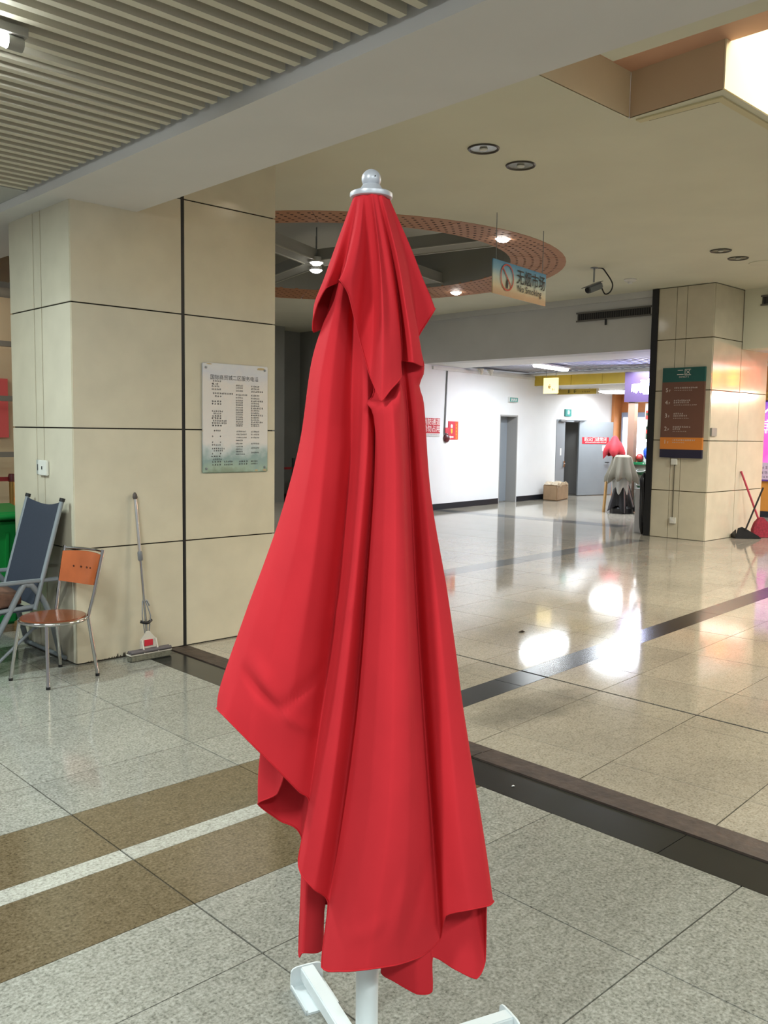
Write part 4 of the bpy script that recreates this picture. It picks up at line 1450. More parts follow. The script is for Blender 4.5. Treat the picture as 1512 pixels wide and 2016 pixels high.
prism(bm, [(2.06, y, z) for y, z in ((6.42, 0.845), (7.03, 0.845), (7.03, 0.87), (6.75, 0.93), (6.45, 0.89), (6.42, 0.87))], (0.54, 0, 0))
obj('lid', bm, GREEN_PLASTIC, gb, bevel=0.012)
bm = B()
tube(bm, [(2.10, 6.40, 0.86), (2.57, 6.40, 0.86)], 0.022, 12)
obj('handle_bar', bm, GREEN_PLASTIC, gb, smooth=True)
for x in (2.14, 2.53):
    bm = B()
    lathe(bm, [(0, -0.03), (0.075, -0.03), (0.08, -0.02), (0.08, 0.02), (0.075, 0.03), (0, 0.03)], (x, 6.96, 0.08), 20, Vector((1, 0, 0)))
    obj('wheel', bm, BLACK, gb, smooth=True)
bm = B()
lathe(bm, [(0, -0.012), (0.026, -0.012), (0.026, 0.012), (0, 0.012)], (2.545, 6.40, 0.875), 16, Vector((0, 1, 0)))
obj('hinge_cap', bm, BLACK, gb)

bm = B()
box(bm, 0.6, 5.2, 10.0, 10.2, 0, 3.7)
tag(obj('wall_left', bm, mat('beige_shop_wall', '#cbb896', 0.7, noise=(2, 0.06))), 'beige shop wall behind the metal rack', kind='structure')
bm = B()
box(bm, 1.4, 5.2, 8.7, 9.3, 3.22, 3.9)
tag(obj('trim_9', bm, mat('lavender_paint', '#c8c8d6', 0.7)), 'pale lavender soffit box at the far left', kind='structure')
bm = B()
box(bm, 0.6, 5.2, 9.3, 10.0, 2.9, 2.96)
tag(obj('trim_10', bm, DARK_WALL), 'dark underside above the shop wall at far left', kind='structure')
rk = thing('metal_rack', 'grey metal rack of horizontal bars in front of a beige wall', 'rack', (3.3, 9.5, 0))
for z in (2.33, 1.765, 1.18, 0.55):
    bm = B()
    box(bm, 2.5, 3.95, 9.47, 9.53, z, z + 0.055)
    obj('cross_bar', bm, mat('rack_grey', '#7f7a70', 0.5), rk)
for x in (2.5, 3.95):
    bm = B()
    box(bm, x - 0.03, x + 0.03, 9.46, 9.54, 0, 2.45)
    obj('post', bm, mat('rack_grey', '#7f7a70', 0.5), rk)
bm = B()
box(bm, 3.0, 3.82, 9.93, 9.99, 1.38, 2.02)
ps = tag(obj('red_poster', bm, mat('red_poster_paper', '#dc5a58', 0.5)), 'red poster on the beige wall behind the metal rack', 'poster')
print_lines([(0.40, 0.06, 0.2, 0.1, 2), (0.42, 0.2, 0.18, 0.03, 4)], (3.0, 9.93, 1.42), (1, 0, 0), (0, 0, 1), mat('poster_ink', '#8c2c2e', 0.6), ps)
bp_ = thing('barrier_post', 'brass belt barrier post with red belt at the left edge', 'barrier', (3.66, 9.2, 0))
bm = B()
tube(bm, [(3.56, 9.2, 0.03), (3.56, 9.2, 0.98)], 0.03, 16)
obj('post', bm, mat('brass', '#a9854a', 0.35, metal=0.8), bp_, smooth=True)
bm = B()
lathe(bm, [(0, 0), (0.16, 0), (0.16, 0.02), (0.03, 0.035), (0, 0.035)], (3.56, 9.2, 0), 24)
obj('post_base', bm, mat('brass', '#a9854a'), bp_, smooth=True)
bm = B()
lathe(bm, [(0, 0.94), (0.036, 0.94), (0.038, 1.0), (0.03, 1.02), (0, 1.02)], (3.56, 9.2, 0), 20)
obj('belt_head', bm, mat('maroon_plastic', '#5c1a1c', 0.5), bp_, smooth=True)
bm = B()
box(bm, 2.4, 3.54, 9.197, 9.203, 0.945, 0.99)
obj('belt', bm, mat('belt_red', '#8d1f22', 0.7), bp_)
sl = thing('spot_lamp', 'small silver spot lamp on the lavender soffit at far left', 'lamp', (3.55, 8.66, 3.25))
bm = B()
tube(bm, [(3.55, 8.69, 3.30), (3.55, 8.60, 3.29)], 0.015, 10)
obj('stem', bm, ALU, sl)
bm = B()
tube(bm, [(3.50, 8.62, 3.35), (3.62, 8.50, 3.24)], [0.045, 0.065], 18)
obj('lamp_head', bm, ALU, sl, smooth=True)

# ------------------------------------------------------------------ far tiled pillar
CX0, CX1, CY0, CY1 = 12.08, 13.9, 5.94, 6.80
fp = thing('pillar', 'far beige tiled pillar carrying the floor directory, right of the corridor', 'pillar', (13, 6.4, 0), kind='structure')
bm = B()
box(bm, CX0 + 0.012, CX1, CY0 + 0.012, CY1, 0, 3.64)
obj('pillar_core', bm, mat('joint_olive', '#4d4326', 0.9), fp)
ZF = [0.0, 0.70, 1.436, 2.154, 2.892, 3.64]
for z0, z1 in zip(ZF, ZF[1:]):
    for y0, y1 in ((CY0 + 0.006, 6.352), (6.360, 6.512), (6.52, CY1)):
        bm = B()
        box(bm, CX0, CX0 + 0.014, y0, y1, z0 + 0.006, z1 - 0.006)
        obj('stone_panel', bm, PANEL, fp)
    for x0, x1 in ((CX0 + 0.018, 12.97), (12.985, CX1)):
        bm = B()
        box(bm, x0, x1, CY0, CY0 + 0.014, z0 + 0.006, z1 - 0.006)
        obj('stone_panel', bm, PANEL, fp)
bm = B()
box(bm, CX0 - 0.02, CX0 + 0.2, CY1 + 0.002, CY1 + 0.10, 0, 3.64)
obj('guide_rail', bm, BLACK, fp)

# floor directory
fd = thing('floor_directory', 'brown floor directory board with green head and orange foot on far pillar', 'sign', (CX0, 6.345, 1.18))
DX = CX0 - 0.04
DR, DUp = Vector((0, -1, 0)), Vector((0, 0, 1))
y0, y1 = 6.672, 6.020
for nm, z0, z1, m in (('head_panel', 2.275, 2.482, mat('sign_green', '#1f5650', 0.35)), ('listing_panel', 1.478, 2.275, mat('sign_brown', '#6d4a3c', 0.35)),
                      ('current_floor_panel', 1.305, 1.478, mat('sign_orange', '#d98436', 0.4)), ('foot_panel', 1.182, 1.305, mat('sign_navy', '#27263c', 0.35))):
    bm = B()
    box(bm, DX, CX0 - 0.002, y1, y0, z0, z1)
    obj(nm, bm, m, fd)
LT = mat('sign_print', '#d6cdc6', 0.6)
text_part('二区', (DX, 6.34, 2.375), DR, DUp, 0.075, LT, fd, align='CENTER', squeeze=1.1)
text_part('DISTRICT 2', (DX, 6.34, 2.335), DR, DUp, 0.022, LT, fd, align='CENTER')
for t, z, wide in (('5', 2.135, (.36, .28)), ('4', 1.955, (.26, .24, .36)), ('3', 1.765, (.16, .22, .25)), ('2', 1.575, (.28, .12, .22)), ('1', 1.385, (.36, .20))):
    text_part(t, (DX, 6.615, z), DR, DUp, 0.062, LT, fd)
    text_part('F', (DX, 6.56, z), DR, DUp, 0.034, LT, fd)
    rows_ = []
    for i, w in enumerate(wide):
        rows_.append((0.0, 0.045 - i * 0.030, w, 0.022 if i < len(wide) - 1 or len(wide) == 2 and i == 0 else 0.010, max(3, int(w / 0.027))))
    print_lines(rows_, (DX, 6.48, z), DR, DUp, LT, fd, 'print', random.Random(int(t)))

cb = thing('cable_box', 'small white cable box under the floor directory', 'box', (CX0, 6.445, 1.08))
bm = B()
box(bm, CX0 - 0.035, CX0 - 0.002, 6.40, 6.49, 1.08, 1.17)
obj('cover', bm, mat('socket_plastic', '#d9d8cf'), cb, bevel=0.004)
bm = B()
tube(bm, [(CX0 - 0.008, 6.442, 1.08), (CX0 - 0.008, 6.442, 0.31)], 0.006, 8)
obj('cable', bm, mat('cable_grey', '#5d5748', 0.6), cb)
fs = thing('wall_socket', 'white wall socket low on the far pillar front', 'socket', (CX0, 6.43, 0.22))
bm = B()
box(bm, CX0 - 0.03, CX0 - 0.002, 6.385, 6.475, 0.22, 0.31)
obj('socket_box', bm, mat('socket_plastic', '#d9d8cf'), fs, bevel=0.004)
bm = B()
box(bm, CX0 - 0.034, CX0 - 0.03, 6.41, 6.45, 0.25, 0.28)
obj('face_plate', bm, PAINT_WHITE, fs)
bm = B()
box(bm, 12.10, 12.26, CY0 - 0.03, CY0 - 0.002, 1.50, 1.62)
tag(obj('switch_box', bm, mat('switch_grey', '#8d8d86', 0.5), bevel=0.004), 'small grey switch box on the side of far pillar', 'switch')

# broom and dustpan leaning on the far pillar
br = thing('broom', 'pink broom with red bristle head leaning beside the far pillar', 'broom', (13.28, 5.65, 0))
bm = B()
tube(bm, [(13.28, 5.66, 0.20), (13.14, 5.93, 0.985)], 0.016, 10)
obj('handle', bm, mat('pink_handle', '#b23a4c', 0.4), br, smooth=True)
bm = B()
pts0 = []
n_ = Vector((0.70, -0.70, 0)).normalized()
d_ = Vector((0.72, -0.69, 0))
fv = Vector((-0.69, -0.72, 0))
for (w, z, dep) in ((0.03, 0.30, 0.03), (0.10, 0.22, 0.04), (0.14, 0.12, 0.05), (0.145, 0.005, 0.06)):
    c = Vector((13.28, 5.655, z)) + d_ * 0.03 * (0.3 - z) * 3
    pts0.append([bm.verts.new(c + d_ * sx * w + fv * sy * dep) for sx, sy in ((-1, -1), (1, -1), (1, 1), (-1, 1))])
for a, b in zip(pts0, pts0[1:]):
    for i in range(4):
        bm.faces.new((a[i], a[(i + 1) % 4], b[(i + 1) % 4], b[i]))
bm.faces.new(pts0[0][::-1])
bm.faces.new(pts0[-1])
obj('bristle_head', bm, mat('broom_red', '#8e2233', 0.8, noise=(40, 0.3)), br)
dp = thing('dustpan', 'black long handled dustpan leaning beside the far pillar', 'dustpan', (13.08, 5.80, 0))
bm = B()
tube(bm, [(12.90, 5.71, 0.14), (13.08, 5.56, 0.76)], 0.013, 10)
obj('handle', bm, BLACK, dp, smooth=True)
bm = B()
c = Vector((12.93, 5.715, 0.004))
P = [c + d_ * x + fv * y + UP * z for x, y, z in ((-0.16, 0, 0), (0.22, 0.02, 0), (0.22, -0.16, 0), (-0.16, -0.16, 0))]
prism(bm, P, UP * 0.012)
prism(bm, [c + d_ * x + fv * 0.0 + UP * z for x, z in ((-0.16, 0.0), (0.22, 0.0), (0.20, 0.03), (0.0, 0.14), (-0.06, 0.17), (-0.12, 0.15))], fv * -0.012)
prism(bm, [c + d_ * -0.16 + fv * y + UP * z for y, z in ((0, 0), (-0.16, 0), (-0.16, 0.05), (0, 0.13))], d_ * 0.012)
obj('pan', bm, BLACK, dp)

# black sack and white bin left of the far pillar
bm = B()
bmesh.ops.create_uvsphere(bm, u_segments=20, v_segments=14, radius=1)
for v in bm.verts:
    z = v.co.z
    w = 0.055 + 0.05 * math.exp(-((z - 0.78) / 0.16) ** 2) + 0.02 * math.sin(5 * math.atan2(v.co.y, v.co.x) + z * 4)
    v.co = Vector((12.12 + v.co.x * w, 6.955 + v.co.y * w * 0.75, 0.475 + z * 0.475))
tag(obj('black_sack', bm, BLACK_SATIN, smooth='all'), 'tall black plastic sack hanging beside the far pillar', 'sack')
wb = thing('display_plinth', 'plain pale grey plinth standing left of the far pillar', 'plinth', (12.42, 7.13, 0))
bm = B()
box(bm, 12.32, 12.55, 7.06, 7.21, 0.0, 0.67)
obj('body', bm, mat('pale_grey_board', '#cfd0d4', 0.5), wb, bevel=0.004)
bm = B()
box(bm, 12.31, 12.56, 7.05, 7.22, 0.67, 0.685)
obj('top', bm, PAINT_WHITE, wb)

# ------------------------------------------------------------------ ceiling fittings
def downlight(x, y, label):
    t = thing('downlight', label, 'downlight', (x, y, 3.645), 'unlit round downlights in the hall ceiling')
    bm = B()
    lathe(bm, [(0.098, -0.002), (0.105, -0.010), (0.116, -0.012), (0.122, -0.002)], (x, y, 3.645), 32)
    obj('trim_ring', bm, mat('dark_ring', '#3b362c', 0.4), t, smooth=True)
    bm = B()
    lathe(bm, [(0.099, -0.004), (0.09, -0.0035), (0.0, -0.003)], (x, y, 3.645), 32)
    obj('reflector', bm, mat('downlight_reflector', '#8a8a80', 0.25, metal=0.6), t, smooth=True)
    bm = B()
    lathe(bm, [(0.0, -0.016), (0.028, -0.014), (0.032, -0.006), (0.0, -0.005)], (x, y, 3.645), 16)
    obj('bulb', bm, mat('frosted_bulb', '#c9c9be', 0.4), t, smooth=True)


downlight(5.332, 4.512, 'unlit downlight nearest the beam, above and right of the parasol')
downlight(5.862, 4.569, 'unlit downlight second from the beam, just beyond the nearest one')
downlight(10.081, 4.919, 'unlit downlight far off, nearer the surveillance camera of the far pair')
downlight(10.643, 4.971, 'unlit downlight farthest off, closest to the far pillar')

sd = thing('smoke_detector', 'white round smoke detector on ceiling right of the surveillance camera', 'smoke detector', (11.1, 6.7, 3.645))
bm = B()
lathe(bm, [(0.0, 0.0), (0.085, 0.0), (0.085, -0.015), (0.06, -0.035), (0.0, -0.035)], (11.1, 6.7, 3.645), 24)
obj('base', bm, PAINT_WHITE, sd, smooth=True)
bm = B()
lathe(bm, [(0.0, -0.036), (0.035, -0.036), (0.03, -0.06), (0.0, -0.062)], (11.1, 6.7, 3.645), 20)
obj('sensor', bm, PAINT_WHITE, sd, smooth=True)
bm = B()
lathe(bm, [(0.0, 0.0), (0.19, 0.0), (0.19, -0.008), (0.16, -0.014), (0.0, -0.014)], (11.15, 4.86, 3.645), 28)
tag(obj('access_cover', bm, PAINT_CEIL, smooth=True), 'flat round cream cover on the ceiling near the right edge', 'cover')

cv = thing('surveillance_camera', 'grey surveillance camera hanging from the hall ceiling on a bracket', 'camera', (10.04, 6.55, 3.645))
k0 = Vector((10.04, 6.59, 3.645))
bm = B()
tube(bm, [k0, k0 - UP * 0.185], 0.011, 10)
lathe(bm, [(0, 0), (0.05, 0), (0.05, -0.008), (0, -0.01)], k0, 20)
obj('bracket', bm, ALU, cv, smooth=True)
cdir = Vector((-0.70, 0.50, -0.26)).normalized()
cdir = (UR * -0.80 + UN * 0.45 - UP * 0.36).normalized()
cx = cdir.cross(UP).normalized()
cz = cx.cross(cdir)
cc_ = k0 - UP * 0.255
bm = B()
obox(bm, cc_ - cdir * 0.13 - cx * 0.045 - cz * 0.045, cdir * 0.24, cx * 0.09, cz * 0.085)
obj('housing', bm, mat('camera_grey', '#64686a', 0.4), cv, bevel=0.014)
bm = B()
obox(bm, cc_ - cdir * 0.14 - cx * 0.052 + cz * 0.041, cdir * 0.30, cx * 0.104, cz * 0.007)
obj('sun_shield', bm, mat('camera_grey', '#64686a'), cv, bevel=0.003)
bm = B()
lathe(bm, [(0, 0.0), (0.036, 0.0), (0.036, 0.012), (0.02, 0.008), (0, 0.006)], cc_ + cdir * 0.108, 20, cdir)
obj('lens', bm, BLACK, cv, smooth=True)
bm = B()
q0 = k0 + UR * 0.10 - UP * 0.006
tube(bm, smooth_path([k0 + UR * 0.02 - UP * 0.004, q0, q0 + UR * 0.05 - UP * 0.05, q0 + UR * 0.14 - UP * 0.19, q0 + UR * 0.12 - UP * 0.29, q0 + UR * 0.05 - UP * 0.325, cc_ - cdir * 0.13 - cz * 0.02], 6), 0.009, 8)
obj('cable', bm, BLACK, cv, smooth=True)

# hanging no smoking sign
ns = thing('no_smoking_sign', 'hanging blue and sand coloured board reading No Smoking', 'sign', (7.42, 5.75, 2.87))
SA, SB = Vector((6.882, 5.663, 0)), Vector((7.973, 5.828, 0))
SD = (SB - SA).normalized()
SW = (SB - SA).length
SNn = SD.cross(UP)
ZT, ZB = 3.2, 2.868
SKY = bpy.data.materials.new('sky_print')
SKY.use_nodes = True
nt = SKY.node_tree
b_ = nt.nodes['Principled BSDF']
b_.inputs['Roughness'].default_value = 0.4
tc = nt.nodes.new('ShaderNodeTexCoord')
sp = nt.nodes.new('ShaderNodeSeparateXYZ')
nt.links.new(tc.outputs['Object'], sp.inputs[0])
mr = nt.nodes.new('ShaderNodeMapRange')
mr.inputs['From Min'].default_value, mr.inputs['From Max'].default_value = 0.0, 0.34
nt.links.new(sp.outputs['Z'], mr.inputs['Value'])
nz = nt.nodes.new('ShaderNodeTexNoise')
nz.inputs['Scale'].default_value = 14
nt.links.new(tc.outputs['Object'], nz.inputs['Vector'])
ad = nt.nodes.new('ShaderNodeMath')
ad.operation = 'MULTIPLY_ADD'
ad.inputs[1].default_value, ad.inputs[2].default_value = 0.12, -0.06
nt.links.new(nz.outputs['Fac'], ad.inputs[0])
a2 = nt.nodes.new('ShaderNodeMath')
nt.links.new(mr.outputs['Result'], a2.inputs[0])
nt.links.new(ad.outputs[0], a2.inputs[1])
cr = nt.nodes.new('ShaderNodeValToRGB')
e = cr.color_ramp.elements
e[0].position, e[0].color = 0.0, lin('#c3a47e')
e[1].position, e[1].color = 1.0, lin('#3f86b4')
for p, c in ((0.14, '#cbb08c'), (0.24, '#d6c9a6'), (0.50, '#c5d2c6'), (0.74, '#7fb0c8')):
    kk = e.new(p)
    kk.color = lin(c)
nt.links.new(a2.outputs[0], cr.inputs['Fac'])
nt.links.new(cr.outputs['Color'], b_.inputs['Base Color'])
bm = B()
obox(bm, SA + UP * ZB - SNn * 0.004, SD * SW, SNn * -0.012, UP * (ZT - ZB))
obj('panel', bm, SKY, ns)
INKB = mat('black_print', '#161614', 0.5)
so_ = SA + UP * ZB - SNn * 0.004
RN = SNn
# the printed face looks towards the viewer
if RN.dot(Vector((-0.7, -0.7, 0))) < 0:
    RN = -RN


def sgn(x, z, out=0.001):
    return SA + SD * x + UP * (ZB + z) + RN * (0.004 + out + (0.0 if RN == SNn else 0.0))


pc = sgn(0.265, 0.183)
bm = B()
RING = 48
for r0, r1 in ((0.118, 0.132),):
    a = [bm.verts.new(pc + SD * (r0 * math.cos(2 * PI * k / RING)) + UP * (r0 * math.sin(2 * PI * k / RING))) for k in range(RING)]
    b = [bm.verts.new(pc + SD * (r1 * math.cos(2 * PI * k / RING)) + UP * (r1 * math.sin(2 * PI * k / RING))) for k in range(RING)]
    for k in range(RING):
        bm.faces.new((a[k], b[k], b[(k + 1) % RING], a[(k + 1) % RING]))
q = (SD * 0.7071 - UP * 0.7071)
w = (SD * 0.7071 + UP * 0.7071) * 0.007
bm.faces.new([bm.verts.new(pc + q * s * 0.120 + w * t + RN * 0.0004) for s, t in ((-1, -1), (1, -1), (1, 1), (-1, 1))])
obj('prohibition_ring', bm, mat('prohibition_red', '#c4432f', 0.5), ns)
bm = B()
for poly in (((-0.012, -0.105), (0.012, -0.11), (0.020, -0.06), (0.015, -0.045), (0.022, -0.035), (0.006, -0.01), (-0.012, -0.04), (-0.02, -0.07)),):
    bm.faces.new([bm.verts.new(pc + SD * x + UP * z + RN * 0.0003) for x, z in poly])
obj('pictogram', bm, INKB, ns)
text_part('无烟市场', sgn(0.46, 0.165), SD, UP, 0.115, INKB, ns, squeeze=0.98, bold=0.008)
text_part('No Smoking', sgn(0.475, 0.078), SD, UP, 0.066, INKB, ns, squeeze=1.14, bold=0.006)
for t in (0.06, 1.03):
    bm = B()
    tube(bm, [SA + SD * t + UP * ZT - SNn * 0.01, SA + SD * t + UP * 3.645 - SNn * 0.01], 0.004, 6)
    obj('hanging_wire', bm, ALU, ns)

# grilles on the dropped beams
def grille(name, label, y0, y1, z0, z1, X, slats_n):
    t = thing(name, label, 'vent', (X, (y0 + y1) / 2, z0))
    bm = B()
    box(bm, X - 0.012, X, y0, y1, z0, z1)
    obj('backing', bm, mat('vent_dark', '#2c2c2d', 0.7), t)
    for zz in (z0, z1):
        bm = B()
        box(bm, X - 0.025, X - 0.012, y0 - 0.02, y1 + 0.02, zz - 0.012, zz + 0.012)
        obj('frame', bm, mat('vent_frame', '#66645f', 0.6), t)
    bm = B()
    for k in range(slats_n):
        y = y0 + (k + 0.5) * (y1 - y0) / slats_n
        box(bm, X - 0.022, X - 0.012, y - 0.006, y + 0.006, z0 + 0.012, z1 - 0.012)
    obj('fins', bm, mat('vent_fin', '#454443', 0.6), t, stuff=True)
    return t


g = grille('vent_grille', 'long dark air grille on the grey dropped beam', 7.0, 8.28, 3.295, 3.42, 12.2, 32)
bm = B()
box(bm, 12.165, 12.185, 7.74, 7.765, 3.20, 3.295)
obj('damper_tab', bm, BLACK, g)
grille('vent_grille', 'small dark brown air grille on the cream beam at right edge', 5.10, 5.665, 3.40, 3.525, 12.98, 12)

# lit spot lamps on the recess beams
EM_SPOT = mat('spot_glow', (1.0, 0.98, 0.93), 0.5, emit=30)
for (x, y, z), lab in (((7.62, 9.27, 3.74), 'lit round spot lamp at the recess centre, upper of two left of parasol'), ((7.95, 9.68, 3.735), 'lit round spot lamp at the recess centre, lower of two left of parasol'),
                       ((7.98, 6.44, 3.70), 'lit round spot lamp at the near right rim of the recess'), ((10.45, 9.33, 3.69), 'lit round spot lamp at the far right rim of the recess')):
    t = thing('spot_lamp', lab, 'lamp', (x, y, z), 'lit spot lamps in the ceiling recess')
    bm = B()
    tube(bm, [(x, y, z + 0.035), (x, y, z - 0.035)], [0.075, 0.088], 20)
    obj('housing', bm, mat('lamp_white', '#c9c9c4', 0.4), t, smooth=True)
    bm = B()
    lathe(bm, [(0.0, -0.075), (0.05, -0.066), (0.086, -0.036), (0.0, -0.036)], (x, y, z), 24)
    obj('glowing_lens', bm, EM_SPOT, t, smooth=True)
    bm = B()
    tube(bm, [(x, y, z + 0.035), (x, y, min(4.25, z + 0.42))], 0.008, 8)
    obj('stem', bm, ALU, t)
    ld = bpy.data.lights.new('spot_lamp_light', 'SPOT')
    ld.energy, ld.spot_size, ld.spot_blend, ld.shadow_soft_size, ld.color = 22, 2.0, 0.8, 0.06, (1, 0.97, 0.9)
    lo_ = bpy.data.objects.new('spot_lamp_light', ld)
    COL.objects.link(lo_)
    lo_.location = (x, y, z - 0.1)

# tube lamp under the slats at the top left
tl = thing('tube_lamp', 'lit tube lamp fixed under the slatted ceiling at the top left', 'lamp', (0.75, 3.34, 2.84))
bm = B()
tube(bm, [(0.15, 3.34, 2.872), (1.31, 3.34, 2.872)], 0.022, 16)
obj('glowing_tube', bm, mat('tube_glow', (0.93, 1.0, 1.0), 0.5, emit=45), tl, smooth=True)
bm = B()
box(bm, 0.10, 1.375, 3.305, 3.375, 2.893, 2.924)
obj('batten', bm, mat('batten_grey', '#9b9a92', 0.5), tl)
for x0, x1 in ((1.31, 1.365), (0.105, 0.15)):
    bm = B()
    tube(bm, [(x0, 3.34, 2.872), (x1, 3.34, 2.872)], 0.026, 14)
    obj('lamp_holder', bm, mat('batten_grey', '#9b9a92'), tl, smooth=True)
area_light('tube_lamp_light', (0.72, 3.34, 2.846), (1.1, 0.04), 60, (0.93, 1.0, 0.99))

# ------------------------------------------------------------------ fittings on the white wall
RSIGN = mat('fire_lane_red', '#bf2633', 0.5)
fl = thing('fire_lane_sign', 'red wall sign with two rows of white characters, right of parasol', 'sign', wp(0.19, 0, 1.48))
bm = B()
wbox(bm, -0.08, 0.475, 0.001, 0.012, 1.485, 1.775)
obj('red_plate', bm, RSIGN, fl)
bm = B()
wbox(bm, -0.08, 0.475, 0.001, 0.012, 1.425, 1.485)
obj('white_strip', bm, PAINT_WHITE, fl)
text_part('消防通道', wp(0.20, 0.013, 1.655), WD, UP, 0.098, WHITE_PRINT, fl, align='CENTER', squeeze=1.08)
text_part('请勿占用', wp(0.20, 0.013, 1.525), WD, UP, 0.098, WHITE_PRINT, fl, align='CENTER', squeeze=1.08)
print_lines([(-0.06, 0.0, 0.5, 0.022, 20)], wp(0, 0.013, 1.445), WD, UP, mat('grey_print', '#9b93a6', 0.6), fl, 'small_print')

fe = thing('fire_alarm_poster', 'red and orange fire alarm poster with white arrow on white wall', 'poster', wp(0.94, 0, 1.36))
bm = B()
wbox(bm, 0.765, 1.00, 0.001, 0.008, 1.365, 1.725)
obj('red_sheet', bm, mat('poster_red', '#cf3a4c', 0.5), fe)
bm = B()
wbox(bm, 1.00, 1.11, 0.001, 0.008, 1.365, 1.725)
obj('orange_sheet', bm, mat('poster_orange', '#d95a35', 0.5), fe)
bm = B()
a0 = wp(0.88, 0.009, 1.60)
for pts, in ((((-0.035, 0.05), (0.0, 0.075), (0.04, 0.05), (0.035, 0.0), (-0.03, 0.0)),),):
    bm.faces.new([bm.verts.new(a0 + WD * x + UP * z) for x, z in pts])
obj('alarm_picture', bm, WHITE_PRINT, fe)
bm = B()
bm.faces.new([bm.verts.new(a0 + WD * x + UP * z) for x, z in ((-0.03, -0.02), (0.035, -0.02), (0.03, -0.10), (0.0, -0.12), (-0.02, -0.10))])
obj('flame_picture', bm, mat('flame_yellow', '#f0c04a', 0.5), fe)
bm = B()
a0 = wp(0.86, 0.009, 1.415)
bm.faces.new([bm.verts.new(a0 + WD * x + UP * z) for x, z in ((-0.08, 0), (-0.02, 0.03), (-0.02, 0.014), (0.09, 0.014), (0.09, -0.014), (-0.02, -0.014), (-0.02, -0.03))])
obj('white_arrow', bm, WHITE_PRINT, fe)
print_lines([(1.03, 1.63 - i * 0.062, 0.055, 0.045, 1) for i in range(5)], wp(0, 0.009, 0), WD, UP, mat('flame_yellow', '#f0c04a'), fe, 'print', random.Random(2))

al = thing('fire_alarm_bell', 'dark red round fire alarm with call point and conduit on wall', 'alarm', wp(0.68, 0, 1.35))
bm = B()
lathe(bm, [(0, 0.0), (0.085, 0.0), (0.085, 0.03), (0.05, 0.06), (0, 0.065)], wp(0.70, 0.002, 1.395), 24, WN)
obj('bell', bm, mat('alarm_dark_red', '#5e1a22', 0.35), al, smooth=True)
bm = B()
wbox(bm, 0.625, 0.735, 0.001, 0.04, 1.49, 1.60)
obj('call_point', bm, mat('call_point_red', '#d64a55', 0.4), al, bevel=0.005)
bm = B()
tube(bm, [wp(0.63, 0.015, 1.46), wp(0.685, 0.015, 2.70)], 0.014, 8)
obj('conduit', bm, mat('conduit_grey', '#84878b', 0.5), al, smooth=True)

EXITG = mat('exit_green', '#2f7d78', 0.4, emit=0.35)
ex = thing('exit_sign', 'small green exit sign box above the recessed grey door', 'sign', wp(3.17, 0, 2.17))
bm = B()
wbox(bm, 2.99, 3.35, 0.001, 0.045, 2.175, 2.285)
obj('case', bm, PAINT_WHITE, ex)
bm = B()
wbox(bm, 3.01, 3.335, 0.046, 0.049, 2.185, 2.275)
obj('green_face', bm, EXITG, ex)
bm = B()
a0 = wp(3.17, 0.0495, 2.23)
for k in (-1, 0, 1):
    bm.faces.new([bm.verts.new(a0 + WD * (x + k * 0.085) + UP * z) for x, z in ((-0.02, -0.028), (0.01, -0.03), (0.026, 0.0), (0.012, 0.03), (-0.016, 0.024))])
obj('pictogram', bm, WHITE_PRINT, ex)
e2 = thing('exit_sign', 'tall green wall sign above the open double door', 'sign', wp(5.75, 0, 1.92))
bm = B()
wbox(bm, 5.60, 5.91, 0.001, 0.03, 1.93, 2.10)
obj('case', bm, EXITG, e2)
bm = B()
a0 = wp(5.755, 0.031, 2.03)
bm.faces.new([bm.verts.new(a0 + WD * x + UP * z) for x, z in ((-0.05, -0.05), (0.04, -0.055), (0.07, 0.0), (0.03, 0.05), (-0.05, 0.04))])
obj('pictogram', bm, mat('pale_teal', '#a9dde0', 0.5), e2)
e3 = thing('exit_sign', 'low green wall sign right of the open door leaf', 'sign', wp(7.6, 0, 0.40))
bm = B()
wbox(bm, 7.50, 7.72, 0.001, 0.02, 0.41, 0.55)
obj('case', bm, mat('low_exit_green', '#2f7d50', 0.4), e3)
bm = B()
wbox(bm, 7.56, 7.66, 0.0205, 0.022, 0.45, 0.51)
obj('pictogram', bm, mat('pale_green', '#9cc9a8', 0.5), e3)

for t, lab in ((1.50, 'small white dome camera under the dropped beam, left of two'), (1.86, 'small white dome camera under the dropped beam, right of two')):
    p = wp(t, 0.25, 2.785)
    c_ = thing('dome_camera', lab, 'camera', p)
    bm = B()
    lathe(bm, [(0, 0), (0.07, 0), (0.07, -0.025), (0, -0.03)], p, 18)
    obj('base', bm, mat('ivory_plastic', '#cbc6b6', 0.5), c_, smooth=True)
    bm = B()
    tube(bm, [p - UP * 0.025, p - UP * 0.075 + WN * 0.03, p - UP * 0.12 + WN * 0.02], [0.05, 0.04, 0.02], 14)
    obj('camera_head', bm, mat('ivory_plastic', '#cbc6b6'), c_, smooth=True)

